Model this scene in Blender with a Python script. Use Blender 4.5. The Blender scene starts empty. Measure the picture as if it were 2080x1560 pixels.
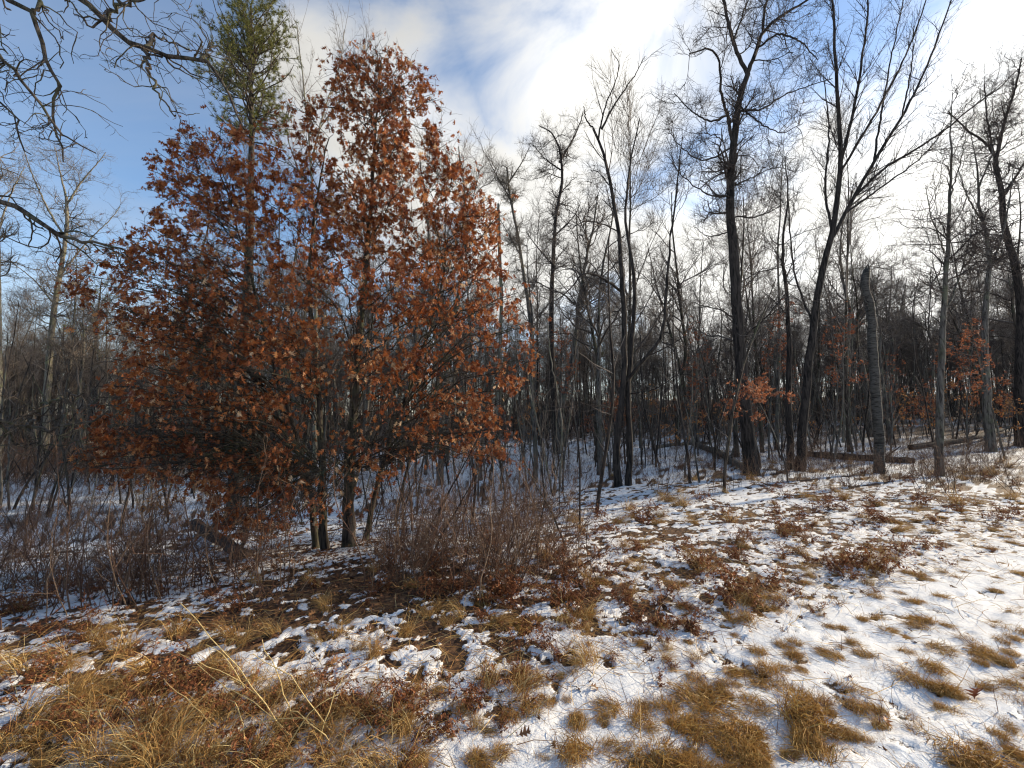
import bpy, math
import numpy as np
from mathutils import Vector

# ------------------------------------------------------------------ camera, sky, sun, exposure
sc = bpy.context.scene
C = sc.collection
FPX, CX, CY, HOR, EYE = 850.0, 1040.0, 780.0, 850.0, 1.6      # focal length etc. measured on a 2080 x 1560 frame
PITCH = math.atan((HOR - CY) / FPX)
cam_d = bpy.data.cameras.new('camera'); cam = bpy.data.objects.new('camera', cam_d); C.objects.link(cam)
cam_d.sensor_width = 36.0; cam_d.lens = 36.0 * FPX / 2080.0
cam_d.clip_start = 0.05; cam_d.clip_end = 3000.0
cam.location = (0, 0, EYE); cam.rotation_euler = (math.pi / 2 + PITCH, 0, 0)
sc.camera = cam

SUN_AZ, SUN_EL = math.radians(66), math.radians(20)           # azimuth from +Y towards +X
SUN = Vector((math.sin(SUN_AZ) * math.cos(SUN_EL), math.cos(SUN_AZ) * math.cos(SUN_EL), math.sin(SUN_EL)))
sun_d = bpy.data.lights.new('sun', 'SUN'); sun = bpy.data.objects.new('sun', sun_d); C.objects.link(sun)
sun_d.energy = 4.8; sun_d.angle = math.radians(1.2); sun_d.color = (1.0, 0.84, 0.62)
sun.rotation_euler = SUN.to_track_quat('Z', 'Y').to_euler(); sun.location = (30, 20, 30)

sc.view_settings.view_transform = 'Standard'; sc.view_settings.look = 'None'
sc.view_settings.gamma = 1.0; sc.view_settings.use_curve_mapping = False
sc.view_settings.exposure = 0.7
sc.cycles.max_bounces = 5; sc.cycles.diffuse_bounces = 3; sc.cycles.glossy_bounces = 2
sc.cycles.transmission_bounces = 3; sc.cycles.transparent_max_bounces = 4
sc.cycles.use_denoising = True
sc.cycles.filter_width = 1.2

world = bpy.data.worlds.new('World'); sc.world = world; world.use_nodes = True
wn, wl = world.node_tree.nodes, world.node_tree.links
wn.clear()
def N(t, tree=None, **kw):
    n = (tree or wn).new(t)
    for k, v in kw.items(): setattr(n, k, v)
    return n
def math_node(nodes, links, op, a, b=None, c=None, clamp=False):
    n = nodes.new('ShaderNodeMath'); n.operation = op; n.use_clamp = clamp
    for i, v in enumerate((a, b, c)):
        if v is None: continue
        if isinstance(v, (int, float)): n.inputs[i].default_value = v
        else: links.new(v, n.inputs[i])
    return n.outputs[0]
def wm(op, a, b=None, c=None, clamp=False): return math_node(wn, wl, op, a, b, c, clamp)
sky = N('ShaderNodeTexSky'); sky.sky_type = 'NISHITA'; sky.sun_disc = False
sky.sun_elevation = SUN_EL; sky.sun_rotation = SUN_AZ
sky.air_density = 1.0; sky.dust_density = 0.3; sky.ozone_density = 2.5
tc = N('ShaderNodeTexCoord')
sep = N('ShaderNodeSeparateXYZ'); wl.new(tc.outputs['Generated'], sep.inputs[0])
zc = wm('MAXIMUM', wm('ADD', sep.outputs[2], 0.16), 0.05)
comb = N('ShaderNodeCombineXYZ')
wl.new(wm('DIVIDE', sep.outputs[0], zc), comb.inputs[0]); wl.new(wm('DIVIDE', sep.outputs[1], zc), comb.inputs[1])
comb.inputs[2].default_value = 0.37
def wnoise(scale, detail, rough, dist=0.0, off=(0, 0, 0), stretch=(1, 1, 1)):
    mp = N('ShaderNodeMapping'); wl.new(comb.outputs[0], mp.inputs[0]); mp.inputs['Location'].default_value = off
    mp.inputs['Scale'].default_value = stretch
    n = N('ShaderNodeTexNoise'); wl.new(mp.outputs[0], n.inputs['Vector'])
    n.inputs['Scale'].default_value = scale; n.inputs['Detail'].default_value = detail
    n.inputs['Roughness'].default_value = rough; n.inputs['Distortion'].default_value = dist
    return n.outputs['Fac']
big = wnoise(0.8, 7, 0.55, 0.4, (3.1, 1.7, 0)); fine = wnoise(2.4, 6, 0.58, 0.5, (7.3, 2.2, 0))
streak = wnoise(1.6, 5, 0.55, 0.3, (1.2, 5.5, 0), (0.35, 1.6, 1))
def blob(px, py, inner, outer):
    """soft cloud bank centred on a sky direction; radii in degrees"""
    vx, vz = (px - CX) / FPX, (CY - py) / FPX
    d = Vector((vx, math.cos(PITCH) - vz * math.sin(PITCH), math.sin(PITCH) + vz * math.cos(PITCH))).normalized()
    dp = N('ShaderNodeVectorMath', operation='DOT_PRODUCT'); wl.new(tc.outputs['Generated'], dp.inputs[0]); dp.inputs[1].default_value = d
    ang = wm('MULTIPLY', wm('ARCCOSINE', wm('MINIMUM', dp.outputs['Value'], 0.99999)), 180 / math.pi)
    warp = wm('MULTIPLY', wm('SUBTRACT', fine, 0.5), 34.0)
    mr = N('ShaderNodeMapRange', interpolation_type='SMOOTHSTEP'); wl.new(wm('ADD', ang, warp), mr.inputs[0])
    mr.inputs[1].default_value = outer; mr.inputs[2].default_value = inner
    return mr.outputs[0]
banks = [(1180, 180, 5, 19), (820, 330, 5, 18), (1080, 480, 8, 21), (620, 130, 0, 11), (2260, 380, 12, 24), (1900, 560, 12, 25), (1450, 600, 9, 22), (1250, 60, 3, 12)]
msk = None
for b in banks:
    m = blob(*b); msk = m if msk is None else wm('MAXIMUM', msk, m)
gen = N('ShaderNodeMapRange', interpolation_type='SMOOTHSTEP'); wl.new(big, gen.inputs[0])
gen.inputs[1].default_value = 0.52; gen.inputs[2].default_value = 0.72
thin = N('ShaderNodeMapRange', interpolation_type='SMOOTHSTEP'); wl.new(streak, thin.inputs[0])
thin.inputs[1].default_value = 0.40; thin.inputs[2].default_value = 0.80; thin.inputs[4].default_value = 0.18
hz = N('ShaderNodeMapRange', interpolation_type='SMOOTHSTEP'); wl.new(sep.outputs[2], hz.inputs[0])   # pale cloud deck low on the horizon
hz.inputs[1].default_value = 0.40; hz.inputs[2].default_value = 0.0; hz.inputs[4].default_value = 0.62
msk = wm('MAXIMUM', wm('MAXIMUM', msk, wm('MULTIPLY', gen.outputs[0], 0.3)), wm('MAXIMUM', thin.outputs[0], hz.outputs[0]))
dps = N('ShaderNodeVectorMath', operation='DOT_PRODUCT'); wl.new(tc.outputs['Generated'], dps.inputs[0]); dps.inputs[1].default_value = SUN
glow = wm('POWER', wm('MAXIMUM', wm('MULTIPLY_ADD', dps.outputs['Value'], 0.5, 0.5), 0.0), 3.0)      # cloud forward scattering
bodyn = N('ShaderNodeMapRange'); wl.new(fine, bodyn.inputs[0]); bodyn.inputs[1].default_value = 0.3; bodyn.inputs[2].default_value = 0.7
bodyn.inputs[3].default_value = 0.66; bodyn.inputs[4].default_value = 1.08
CLOUD = 5.7
lum = wm('MULTIPLY', wm('MULTIPLY', wm('MULTIPLY_ADD', glow, 0.75, 0.52), bodyn.outputs[0]), CLOUD)
ccol = N('ShaderNodeVectorMath', operation='SCALE'); ccol.inputs[0].default_value = (1.0, 0.985, 0.94); wl.new(lum, ccol.inputs['Scale'])
mix = N('ShaderNodeMix', data_type='RGBA'); wl.new(msk, mix.inputs[0]); wl.new(sky.outputs[0], mix.inputs[6]); wl.new(ccol.outputs[0], mix.inputs[7])
bg = N('ShaderNodeBackground'); bg.inputs['Strength'].default_value = 0.15
wl.new(mix.outputs[2], bg.inputs[0])
wo = N('ShaderNodeOutputWorld'); wl.new(bg.outputs[0], wo.inputs[0])

# ------------------------------------------------------------------ small maths
rng = np.random.default_rng(11)
def nrm(v): return v / np.maximum(np.linalg.norm(v, axis=-1, keepdims=True), 1e-9)
def sstep(a, b, x):
    t = np.clip((np.asarray(x, float) - a) / (b - a), 0, 1); return t * t * (3 - 2 * t)
def vnoise(x, y, seed=0):
    x = np.asarray(x, float); y = np.asarray(y, float)
    xi = np.floor(x).astype(np.int64); yi = np.floor(y).astype(np.int64); fx = x - xi; fy = y - yi
    fx = fx * fx * (3 - 2 * fx); fy = fy * fy * (3 - 2 * fy)
    def h(a, b):
        v = (a * 374761393 + b * 668265263 + seed * 1442695041) & 0xffffffff
        v = ((v ^ (v >> 13)) * 1274126177) & 0xffffffff
        return ((v ^ (v >> 16)) & 0xffff) / 65535.0
    return (h(xi, yi) * (1 - fx) + h(xi + 1, yi) * fx) * (1 - fy) + (h(xi, yi + 1) * (1 - fx) + h(xi + 1, yi + 1) * fx) * fy
def fbm(x, y, seed=0, octs=4, gain=0.5):
    a, s, t = 1.0, 0.0, 0.0
    for o in range(octs):
        s = s + a * vnoise(x * 2 ** o + o * 17.3, y * 2 ** o - o * 9.1, seed + o); t += a; a *= gain
    return s / t
P0 = np.array((-0.37, 2.27)); TD = np.array((0.905, 0.425)); ND = np.array((-0.425, 0.905))   # edge of the mown verge
def st(x, y):
    dx, dy = np.asarray(x, float) - P0[0], np.asarray(y, float) - P0[1]
    return dx * ND[0] + dy * ND[1], dx * TD[0] + dy * TD[1]
def hgt(x, y):
    s, t = st(x, y); r = np.hypot(x, y)
    z = -1.45 * sstep(0.2, 13, s) * (1 - 0.72 * sstep(0, 14, t))
    z = z + 0.034 * np.maximum(0, r - 16) * sstep(-6, 26, x) * sstep(2, 10, s)
    z = z + 0.022 * np.maximum(0, r - 42) * sstep(8, 20, s) * (1 - sstep(90, 200, r) * 0.5)
    z = z + (fbm(np.asarray(x) * 0.35 + 40, np.asarray(y) * 0.35 + 40, 5, 3) - 0.5) * 0.30 * sstep(1.0, 7, s)
    return z
def ray(px, py):
    vx, vz = (px - CX) / FPX, (CY - py) / FPX
    return np.array((vx, math.cos(PITCH) - vz * math.sin(PITCH), math.sin(PITCH) + vz * math.cos(PITCH)))
def at(px, py, Y):
    r = ray(px, py); return np.array((0, 0, EYE)) + r * (Y / r[1])
YS = np.geomspace(1.0, 90, 700)
def ground(px, py):
    r = ray(px, py); k = YS / r[1]; z = EYE + r[2] * k; h = hgt(r[0] * k, YS); hit = np.nonzero(z <= h)[0]
    i = max(1, hit[0]) if len(hit) else len(YS) - 1
    d0, d1 = z[i - 1] - h[i - 1], z[i] - h[i]; w = np.clip(d0 / (d0 - d1 + 1e-9), 0, 1) if len(hit) else 1.0
    kk = k[i - 1] * (1 - w) + k[i] * w; x, y = r[0] * kk, r[1] * kk
    return np.array((x, y, float(hgt(x, y))))
def to_px(x, y, z):
    c, s = math.cos(PITCH), math.sin(PITCH)
    dz = np.asarray(z) - EYE; fy = np.asarray(y) * c + dz * s; fz = -np.asarray(y) * s + dz * c
    return CX + FPX * np.asarray(x) / fy, CY - FPX * fz / fy

# ------------------------------------------------------------------ mesh building
class MB:
    def __init__(s): s.v = []; s.q = []; s.t = []; s.n = 0; s.a = []
    def add(s, v, quads=None, tris=None, tint=0.5):
        v = np.asarray(v, np.float32).reshape(-1, 3); k = len(v)
        if quads is not None and len(quads): s.q.append(np.asarray(quads, np.int64) + s.n)
        if tris is not None and len(tris): s.t.append(np.asarray(tris, np.int64) + s.n)
        s.v.append(v); s.a.append(np.broadcast_to(np.asarray(tint, np.float32), (k,))); s.n += k
    def mesh(s, name, mat, smooth=True):
        me = bpy.data.meshes.new(name)
        v = np.concatenate(s.v); q = np.concatenate(s.q) if s.q else np.zeros((0, 4), int); t = np.concatenate(s.t) if s.t else np.zeros((0, 3), int)
        me.vertices.add(len(v)); me.vertices.foreach_set('co', v.ravel())
        me.loops.add(len(q) * 4 + len(t) * 3); me.loops.foreach_set('vertex_index', np.concatenate([q.ravel(), t.ravel()]).astype(np.int32))
        me.polygons.add(len(q) + len(t))
        me.polygons.foreach_set('loop_start', np.concatenate([np.arange(len(q)) * 4, len(q) * 4 + np.arange(len(t)) * 3]).astype(np.int32))
        me.update(calc_edges=True)
        me.polygons.foreach_set('use_smooth', np.full(len(q) + len(t), smooth))
        at_ = me.attributes.new('tint', 'FLOAT', 'POINT'); at_.data.foreach_set('value', np.concatenate(s.a))
        me.materials.append(mat)
        return me
def frames(P):
    T = np.empty_like(P); T[:, 1:-1] = P[:, 2:] - P[:, :-2]; T[:, 0] = P[:, 1] - P[:, 0]; T[:, -1] = P[:, -1] - P[:, -2]
    T = nrm(T)
    ref = np.where(np.abs(T[:, :1, 2:3]) > 0.8, np.array((1., 0.2, 0)), np.array((0.1, 0.1, 1.)))
    U = nrm(np.cross(np.broadcast_to(ref, T.shape), T)); V = np.cross(T, U)
    return T, U, V
def tubes(mb, P, R, m, rough=0.0, tint=0.5, cap=False):
    """P (B,k,3), R (B,k): tapered tubes with m sides"""
    B, k, _ = P.shape
    if B == 0: return
    T, U, V = frames(P)
    a = np.arange(m) * 2 * math.pi / m
    rr = R[:, :, None] * np.ones(m)
    if rough:
        rr = rr * (1 + rough * (np.random.default_rng(B * k).standard_normal((B, k, m)) * 0.5 + np.random.default_rng(k).standard_normal((B, 1, m))))
    ring = P[:, :, None, :] + rr[..., None] * (np.cos(a)[:, None] * U[:, :, None, :] + np.sin(a)[:, None] * V[:, :, None, :])
    i = np.arange(k - 1)[:, None] * m; j = np.arange(m)[None, :]; j2 = (j + 1) % m
    q = np.stack([i + j, i + j2, i + m + j2, i + m + j], -1).reshape(-1, 4)
    q = (q[None] + (np.arange(B) * k * m)[:, None, None]).reshape(-1, 4)
    tr = None
    if cap:
        tr = np.array([(0, x, x + 1) for x in range(1, m - 1)]) + (k - 1) * m
        tr = (tr[None] + (np.arange(B) * k * m)[:, None, None]).reshape(-1, 3)
    mb.add(ring.reshape(-1, 3), q, tr, np.repeat(np.broadcast_to(tint, (B,)), k * m))
def ribbons(mb, P, W, tint, rg):
    """flat tapered blades: P (B,k,3), W (B,k) half widths"""
    B, k, _ = P.shape
    T, U, V = frames(P)
    a = rg.uniform(0, math.pi, (B, 1, 1)); side = np.cos(a) * U + np.sin(a) * V
    v = np.stack([P - side * W[..., None], P + side * W[..., None]], 2)
    i = np.arange(k - 1) * 2; q = np.stack([i, i + 1, i + 3, i + 2], -1)
    q = (q[None] + (np.arange(B) * k * 2)[:, None, None]).reshape(-1, 4)
    mb.add(v.reshape(-1, 3), q, None, np.repeat(tint, k * 2))
def grow(rg, start, d, L, r0, k, wig, up=0.0, tip=0.35, sag=None):
    B = len(start); P = np.empty((B, k + 1, 3)); P[:, 0] = start; d = nrm(np.asarray(d, float))
    step = (L / k)[:, None]
    for i in range(k):
        d = d + rg.standard_normal((B, 3)) * wig
        d[:, 2] += up if sag is None else up - sag * (i / k)
        d = nrm(d); P[:, i + 1] = P[:, i] + d * step
    R = r0[:, None] * (1 - (1 - tip) * np.linspace(0, 1, k + 1)[None])
    return P, R
def seglen(P): return np.linalg.norm(np.diff(P, axis=1), axis=-1).sum(1)
def spawn(rg, P, R, n, t0, t1, ang, asd, lmin, lmax, rf, rmax, rmin, up=0.0, shrink=0.5, even=False):
    """n children per parent (array or int) -> start, dir, length, radius"""
    B, k1, _ = P.shape; n = np.broadcast_to(n, (B,)).astype(int)
    idx = np.repeat(np.arange(B), n); M = len(idx)
    if M == 0: return np.zeros((0, 3)), np.zeros((0, 3)), np.zeros(0), np.zeros(0)
    t = rg.uniform(t0, t1, M)
    f = t * (k1 - 1); i = np.minimum(f.astype(int), k1 - 2); w = (f - i)[:, None]
    p = P[idx, i] * (1 - w) + P[idx, i + 1] * w
    tan = nrm(P[idx, i + 1] - P[idx, i])
    r = R[idx, i] * (1 - w[:, 0]) + R[idx, i + 1] * w[:, 0]
    q = rg.standard_normal((M, 3)); q[:, 2] += up; q = q - (q * tan).sum(1, keepdims=True) * tan; q = nrm(q)
    a = np.radians(rg.normal(ang, asd, M))[:, None]
    d = np.cos(a) * tan + np.sin(a) * q
    L = rg.uniform(lmin, lmax, M) * (1 - shrink * t)
    return p, d, L, np.clip(r * rf, rmin, rmax)
def smooth_path(pts, k, rg=None, wob=0.0):
    """Catmull-Rom through pts (n,3), resampled evenly to k+1 points"""
    p = np.asarray(pts, float); p = np.vstack([2 * p[0] - p[1], p, 2 * p[-1] - p[-2]]); out = []
    for i in range(1, len(p) - 2):
        for u in np.linspace(0, 1, 14, endpoint=False):
            out.append(0.5 * (2 * p[i] + (p[i + 1] - p[i - 1]) * u + (2 * p[i - 1] - 5 * p[i] + 4 * p[i + 1] - p[i + 2]) * u * u + (3 * p[i] - p[i - 1] - 3 * p[i + 1] + p[i + 2]) * u ** 3))
    out.append(p[-2]); out = np.array(out)
    s = np.concatenate([[0], np.cumsum(np.linalg.norm(np.diff(out, axis=0), axis=1))]); u = np.linspace(0, s[-1], k + 1)
    q = np.stack([np.interp(u, s, out[:, c]) for c in range(3)], 1)
    if wob and rg is not None: q[1:] += rg.standard_normal((k, 3)) * wob
    return q

# ------------------------------------------------------------------ materials
def new_mat(name):
    m = bpy.data.materials.new(name); m.use_nodes = True; nt = m.node_tree
    b = nt.nodes['Principled BSDF']; return m, nt.nodes, nt.links, b
def ramp(nodes, links, fac, stops):
    r = nodes.new('ShaderNodeValToRGB'); links.new(fac, r.inputs[0]); e = r.color_ramp.elements
    while len(e) < len(stops): e.new(0.5)
    for x, (p, c) in zip(e, stops): x.position = p; x.color = (*c, 1)
    return r.outputs[0]
def noise(nodes, links, vec, scale, detail=4, rough=0.55, dist=0.0):
    n = nodes.new('ShaderNodeTexNoise'); links.new(vec, n.inputs['Vector']); n.inputs['Scale'].default_value = scale
    n.inputs['Detail'].default_value = detail; n.inputs['Roughness'].default_value = rough; n.inputs['Distortion'].default_value = dist
    return n.outputs['Fac']
def bark(name, dark, light, moss=None, scale=14, stretch=0.16, bump=0.6, bands=False):
    m, nd, ln, b = new_mat(name); tc_ = nd.new('ShaderNodeTexCoord')
    mp = nd.new('ShaderNodeMapping'); ln.new(tc_.outputs['Object'], mp.inputs[0])
    mp.inputs['Scale'].default_value = (1, 1, stretch) if not bands else (0.25, 0.25, 1.6)
    f = noise(nd, ln, mp.outputs[0], scale, 6, 0.65, 0.8)
    stops = [(0.40, dark), (0.58, light)] if not bands else [(0.40, dark), (0.52, light)]
    col = ramp(nd, ln, f, stops)
    if moss:
        g = noise(nd, ln, tc_.outputs['Object'], 2.3, 5, 0.6)
        mr = nd.new('ShaderNodeMapRange'); ln.new(g, mr.inputs[0]); mr.inputs[1].default_value = 0.5; mr.inputs[2].default_value = 0.66; mr.inputs[4].default_value = 0.75
        mx = nd.new('ShaderNodeMix'); mx.data_type = 'RGBA'; ln.new(mr.outputs[0], mx.inputs[0]); ln.new(col, mx.inputs[6]); mx.inputs[7].default_value = (*moss, 1); col = mx.outputs[2]
    ln.new(col, b.inputs['Base Color']); b.inputs['Roughness'].default_value = 0.9; b.inputs['Specular IOR Level'].default_value = 0.2
    bp = nd.new('ShaderNodeBump'); bp.inputs['Strength'].default_value = bump; bp.inputs['Distance'].default_value = 0.03; ln.new(f, bp.inputs['Height']); ln.new(bp.outputs[0], b.inputs['Normal'])
    return m
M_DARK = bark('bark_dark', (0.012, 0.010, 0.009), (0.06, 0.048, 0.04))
M_OAK = bark('bark_oak', (0.018, 0.014, 0.011), (0.095, 0.075, 0.058), (0.07, 0.078, 0.042))
M_GREY = bark('bark_grey', (0.034, 0.028, 0.024), (0.16, 0.14, 0.118), (0.12, 0.122, 0.075))  # bark colour lightened so the woods look hazy with distance
M_PALE = bark('bark_pale', (0.085, 0.075, 0.058), (0.27, 0.235, 0.18), (0.20, 0.20, 0.10))
M_BIRCH = bark('bark_birch', (0.022, 0.018, 0.015), (0.10, 0.09, 0.078), (0.036, 0.033, 0.025), 22, 1, 0.5, True)
M_PINEB = bark('bark_pine', (0.02, 0.016, 0.013), (0.10, 0.078, 0.06), None, 18, 0.3)
def flat(name, stops, source='attr', rough=0.75, transl=0.0, spec=0.25):
    m, nd, ln, b = new_mat(name)
    if source == 'attr':
        a = nd.new('ShaderNodeAttribute'); a.attribute_name = 'tint'; f = a.outputs['Fac']
    else:
        f = nd.new('ShaderNodeObjectInfo').outputs['Random']
    col = ramp(nd, ln, f, stops)
    tc_ = nd.new('ShaderNodeTexCoord'); g = noise(nd, ln, tc_.outputs['Object'], 45, 3)
    hsv = nd.new('ShaderNodeHueSaturation'); ln.new(col, hsv.inputs['Color'])
    mr = nd.new('ShaderNodeMapRange'); ln.new(g, mr.inputs[0]); mr.inputs[1].default_value = 0.3; mr.inputs[2].default_value = 0.7; mr.inputs[3].default_value = 0.65; mr.inputs[4].default_value = 1.3
    ln.new(mr.outputs[0], hsv.inputs['Value'])
    ln.new(hsv.outputs[0], b.inputs['Base Color']); b.inputs['Roughness'].default_value = rough; b.inputs['Specular IOR Level'].default_value = spec
    if transl:
        t = nd.new('ShaderNodeBsdfTranslucent'); ln.new(hsv.outputs[0], t.inputs[0])
        mx = nd.new('ShaderNodeMixShader'); mx.inputs[0].default_value = transl; ln.new(b.outputs[0], mx.inputs[1]); ln.new(t.outputs[0], mx.inputs[2])
        ln.new(mx.outputs[0], nd['Material Output'].inputs[0])
    return m
OAK_LEAF = [(0.0, (0.13, 0.032, 0.012)), (0.35, (0.27, 0.074, 0.021)), (0.7, (0.39, 0.128, 0.038)), (0.92, (0.54, 0.235, 0.085)), (1.0, (0.66, 0.44, 0.25))]
M_LEAF = flat('oak_leaf_mass', OAK_LEAF, 'attr', 0.5, 0.35, 0.3)
M_LEAF1 = flat('oak_leaf_single', OAK_LEAF, 'obj', 0.5, 0.35, 0.3)
M_BEECH = flat('beech_leaf', [(0, (0.28, 0.11, 0.04)), (0.5, (0.42, 0.19, 0.06)), (1, (0.5, 0.28, 0.11))], 'attr', 0.6, 0.35)
M_RUST = flat('rust_leaf', [(0, (0.16, 0.055, 0.026)), (0.6, (0.30, 0.10, 0.045)), (1, (0.46, 0.21, 0.11))], 'attr', 0.6, 0.35)
M_STRAW = flat('straw', [(0, (0.15, 0.06, 0.02)), (0.4, (0.36, 0.19, 0.055)), (0.8, (0.56, 0.38, 0.14)), (1, (0.66, 0.53, 0.26))], 'attr', 0.6, 0.2)
M_TURF = flat('turf_grass', [(0, (0.14, 0.06, 0.018)), (0.4, (0.36, 0.19, 0.048)), (0.75, (0.52, 0.31, 0.09)), (1, (0.50, 0.36, 0.12))], 'attr', 0.65, 0.2)
M_FERN = flat('dead_fern', [(0, (0.085, 0.028, 0.014)), (0.5, (0.21, 0.075, 0.03)), (0.85, (0.33, 0.14, 0.055)), (1, (0.44, 0.25, 0.11))], 'attr', 0.7, 0.2)
M_LITTER = flat('litter', [(0, (0.06, 0.026, 0.014)), (0.5, (0.16, 0.07, 0.03)), (1, (0.32, 0.17, 0.08))], 'attr', 0.7, 0.15)
M_NEEDLE = flat('pine_needle', [(0, (0.055, 0.065, 0.018)), (0.5, (0.15, 0.155, 0.036)), (1, (0.30, 0.27, 0.075))], 'attr', 0.55, 0.2)
M_SHRUB = flat('shrub_bark', [(0, (0.055, 0.028, 0.019)), (0.6, (0.13, 0.07, 0.045)), (1, (0.23, 0.155, 0.10))], 'attr', 0.85)
M_TWIG = flat('twig_haze', [(0, (0.06, 0.048, 0.04)), (0.6, (0.13, 0.105, 0.088)), (1, (0.21, 0.175, 0.145))], 'attr', 0.85)  # woods twigs: haze and lifted shade painted in as a lighter tone
M_TWIGD = flat('twig_dark', [(0, (0.025, 0.019, 0.016)), (0.6, (0.065, 0.05, 0.043)), (1, (0.13, 0.10, 0.085))], 'attr', 0.85)  # darker twig copy for the near measured trees, no haze painted in
M_TWIGP = flat('twig_pale', [(0, (0.085, 0.072, 0.058)), (1, (0.20, 0.17, 0.135))], 'attr', 0.85)

def ground_mat():
    m, nd, ln, b = new_mat('snowy_ground'); tc_ = nd.new('ShaderNodeTexCoord'); O = tc_.outputs['Object']
    a = nd.new('ShaderNodeAttribute'); a.attribute_name = 'tint'
    n1 = noise(nd, ln, O, 22, 5, 0.65, 0.6); n2 = noise(nd, ln, O, 90, 3, 0.6)
    s = math_node(nd, ln, 'ADD', a.outputs['Fac'], math_node(nd, ln, 'MULTIPLY', math_node(nd, ln, 'SUBTRACT', n1, 0.5), 0.95))
    s = math_node(nd, ln, 'ADD', s, math_node(nd, ln, 'MULTIPLY', math_node(nd, ln, 'SUBTRACT', n2, 0.5), 0.35))
    mr = nd.new('ShaderNodeMapRange'); mr.interpolation_type = 'SMOOTHSTEP'; ln.new(s, mr.inputs[0]); mr.inputs[1].default_value = 0.43; mr.inputs[2].default_value = 0.56
    vo = nd.new('ShaderNodeTexVoronoi'); vo.inputs['Scale'].default_value = 26; vo.inputs['Randomness'].default_value = 1
    wv = nd.new('ShaderNodeVectorMath'); wv.operation = 'ADD'; ln.new(O, wv.inputs[0])
    nz = nd.new('ShaderNodeTexNoise'); ln.new(O, nz.inputs['Vector']); nz.inputs['Scale'].default_value = 30
    sc_ = nd.new('ShaderNodeVectorMath'); sc_.operation = 'SCALE'; ln.new(nz.outputs['Color'], sc_.inputs[0]); sc_.inputs['Scale'].default_value = 0.05; ln.new(sc_.outputs[0], wv.inputs[1])
    ln.new(wv.outputs[0], vo.inputs['Vector'])
    sx = nd.new('ShaderNodeSeparateColor'); ln.new(vo.outputs['Color'], sx.inputs[0])
    lit = ramp(nd, ln, sx.outputs[0], [(0, (0.022, 0.012, 0.008)), (0.4, (0.06, 0.03, 0.016)), (0.75, (0.115, 0.058, 0.026)), (1, (0.22, 0.12, 0.055))])
    n3 = noise(nd, ln, O, 3.5, 4, 0.6)
    snow = ramp(nd, ln, n3, [(0.3, (0.66, 0.68, 0.69)), (0.62, (0.80, 0.80, 0.78))])
    n4 = noise(nd, ln, O, 160, 2, 0.6)                           # grit and chaff on the snow
    gr = nd.new('ShaderNodeMapRange'); ln.new(n4, gr.inputs[0]); gr.inputs[1].default_value = 0.60; gr.inputs[2].default_value = 0.70; gr.inputs[4].default_value = 0.6
    mg = nd.new('ShaderNodeMix'); mg.data_type = 'RGBA'; ln.new(gr.outputs[0], mg.inputs[0]); ln.new(snow, mg.inputs[6]); mg.inputs[7].default_value = (0.36, 0.27, 0.17, 1)
    mx = nd.new('ShaderNodeMix'); mx.data_type = 'RGBA'; ln.new(mr.outputs[0], mx.inputs[0]); ln.new(lit, mx.inputs[6]); ln.new(mg.outputs[2], mx.inputs[7])
    ln.new(mx.outputs[2], b.inputs['Base Color']); b.inputs['Roughness'].default_value = 0.8; b.inputs['Specular IOR Level'].default_value = 0.25
    h = math_node(nd, ln, 'ADD', math_node(nd, ln, 'MULTIPLY', mr.outputs[0], 0.7), math_node(nd, ln, 'MULTIPLY', n1, 0.9))
    h = math_node(nd, ln, 'ADD', h, math_node(nd, ln, 'MULTIPLY', n2, 0.35))
    bp = nd.new('ShaderNodeBump'); bp.inputs['Strength'].default_value = 0.6; bp.inputs['Distance'].default_value = 0.016; ln.new(h, bp.inputs['Height']); ln.new(bp.outputs[0], b.inputs['Normal'])
    return m

# ------------------------------------------------------------------ object helpers
def tag(o, label=None, cat=None, group=None, kind=None):
    for k, v in (('label', label), ('category', cat), ('group', group), ('kind', kind)):
        if v: o[k] = v
    return o
def obj(name, me, parent=None, loc=None, rot=None, scale=None):
    o = bpy.data.objects.new(name, me); C.objects.link(o)
    if parent: o.parent = parent
    if loc is not None: o.location = loc
    if rot is not None: o.rotation_euler = rot
    if scale is not None: o.scale = scale if hasattr(scale, '__len__') else (scale,) * 3
    return o
def instance(name, parts, loc, rz, scale, label, cat, group, tilt=(0, 0)):
    """one individual: an Empty at its base with its own part objects (mesh data shared between alike individuals)"""
    e = obj(name, None, None, loc, (tilt[0], tilt[1], rz), scale); tag(e, label, cat, group)
    e.empty_display_size = 0.2
    for pn, me, subs in parts:
        p = obj(pn, me, e)
        for sn, sm in subs:
            s_ = obj(sn, sm, p)
            if sn == 'foliage': s_['kind'] = 'stuff'
    return e

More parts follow.
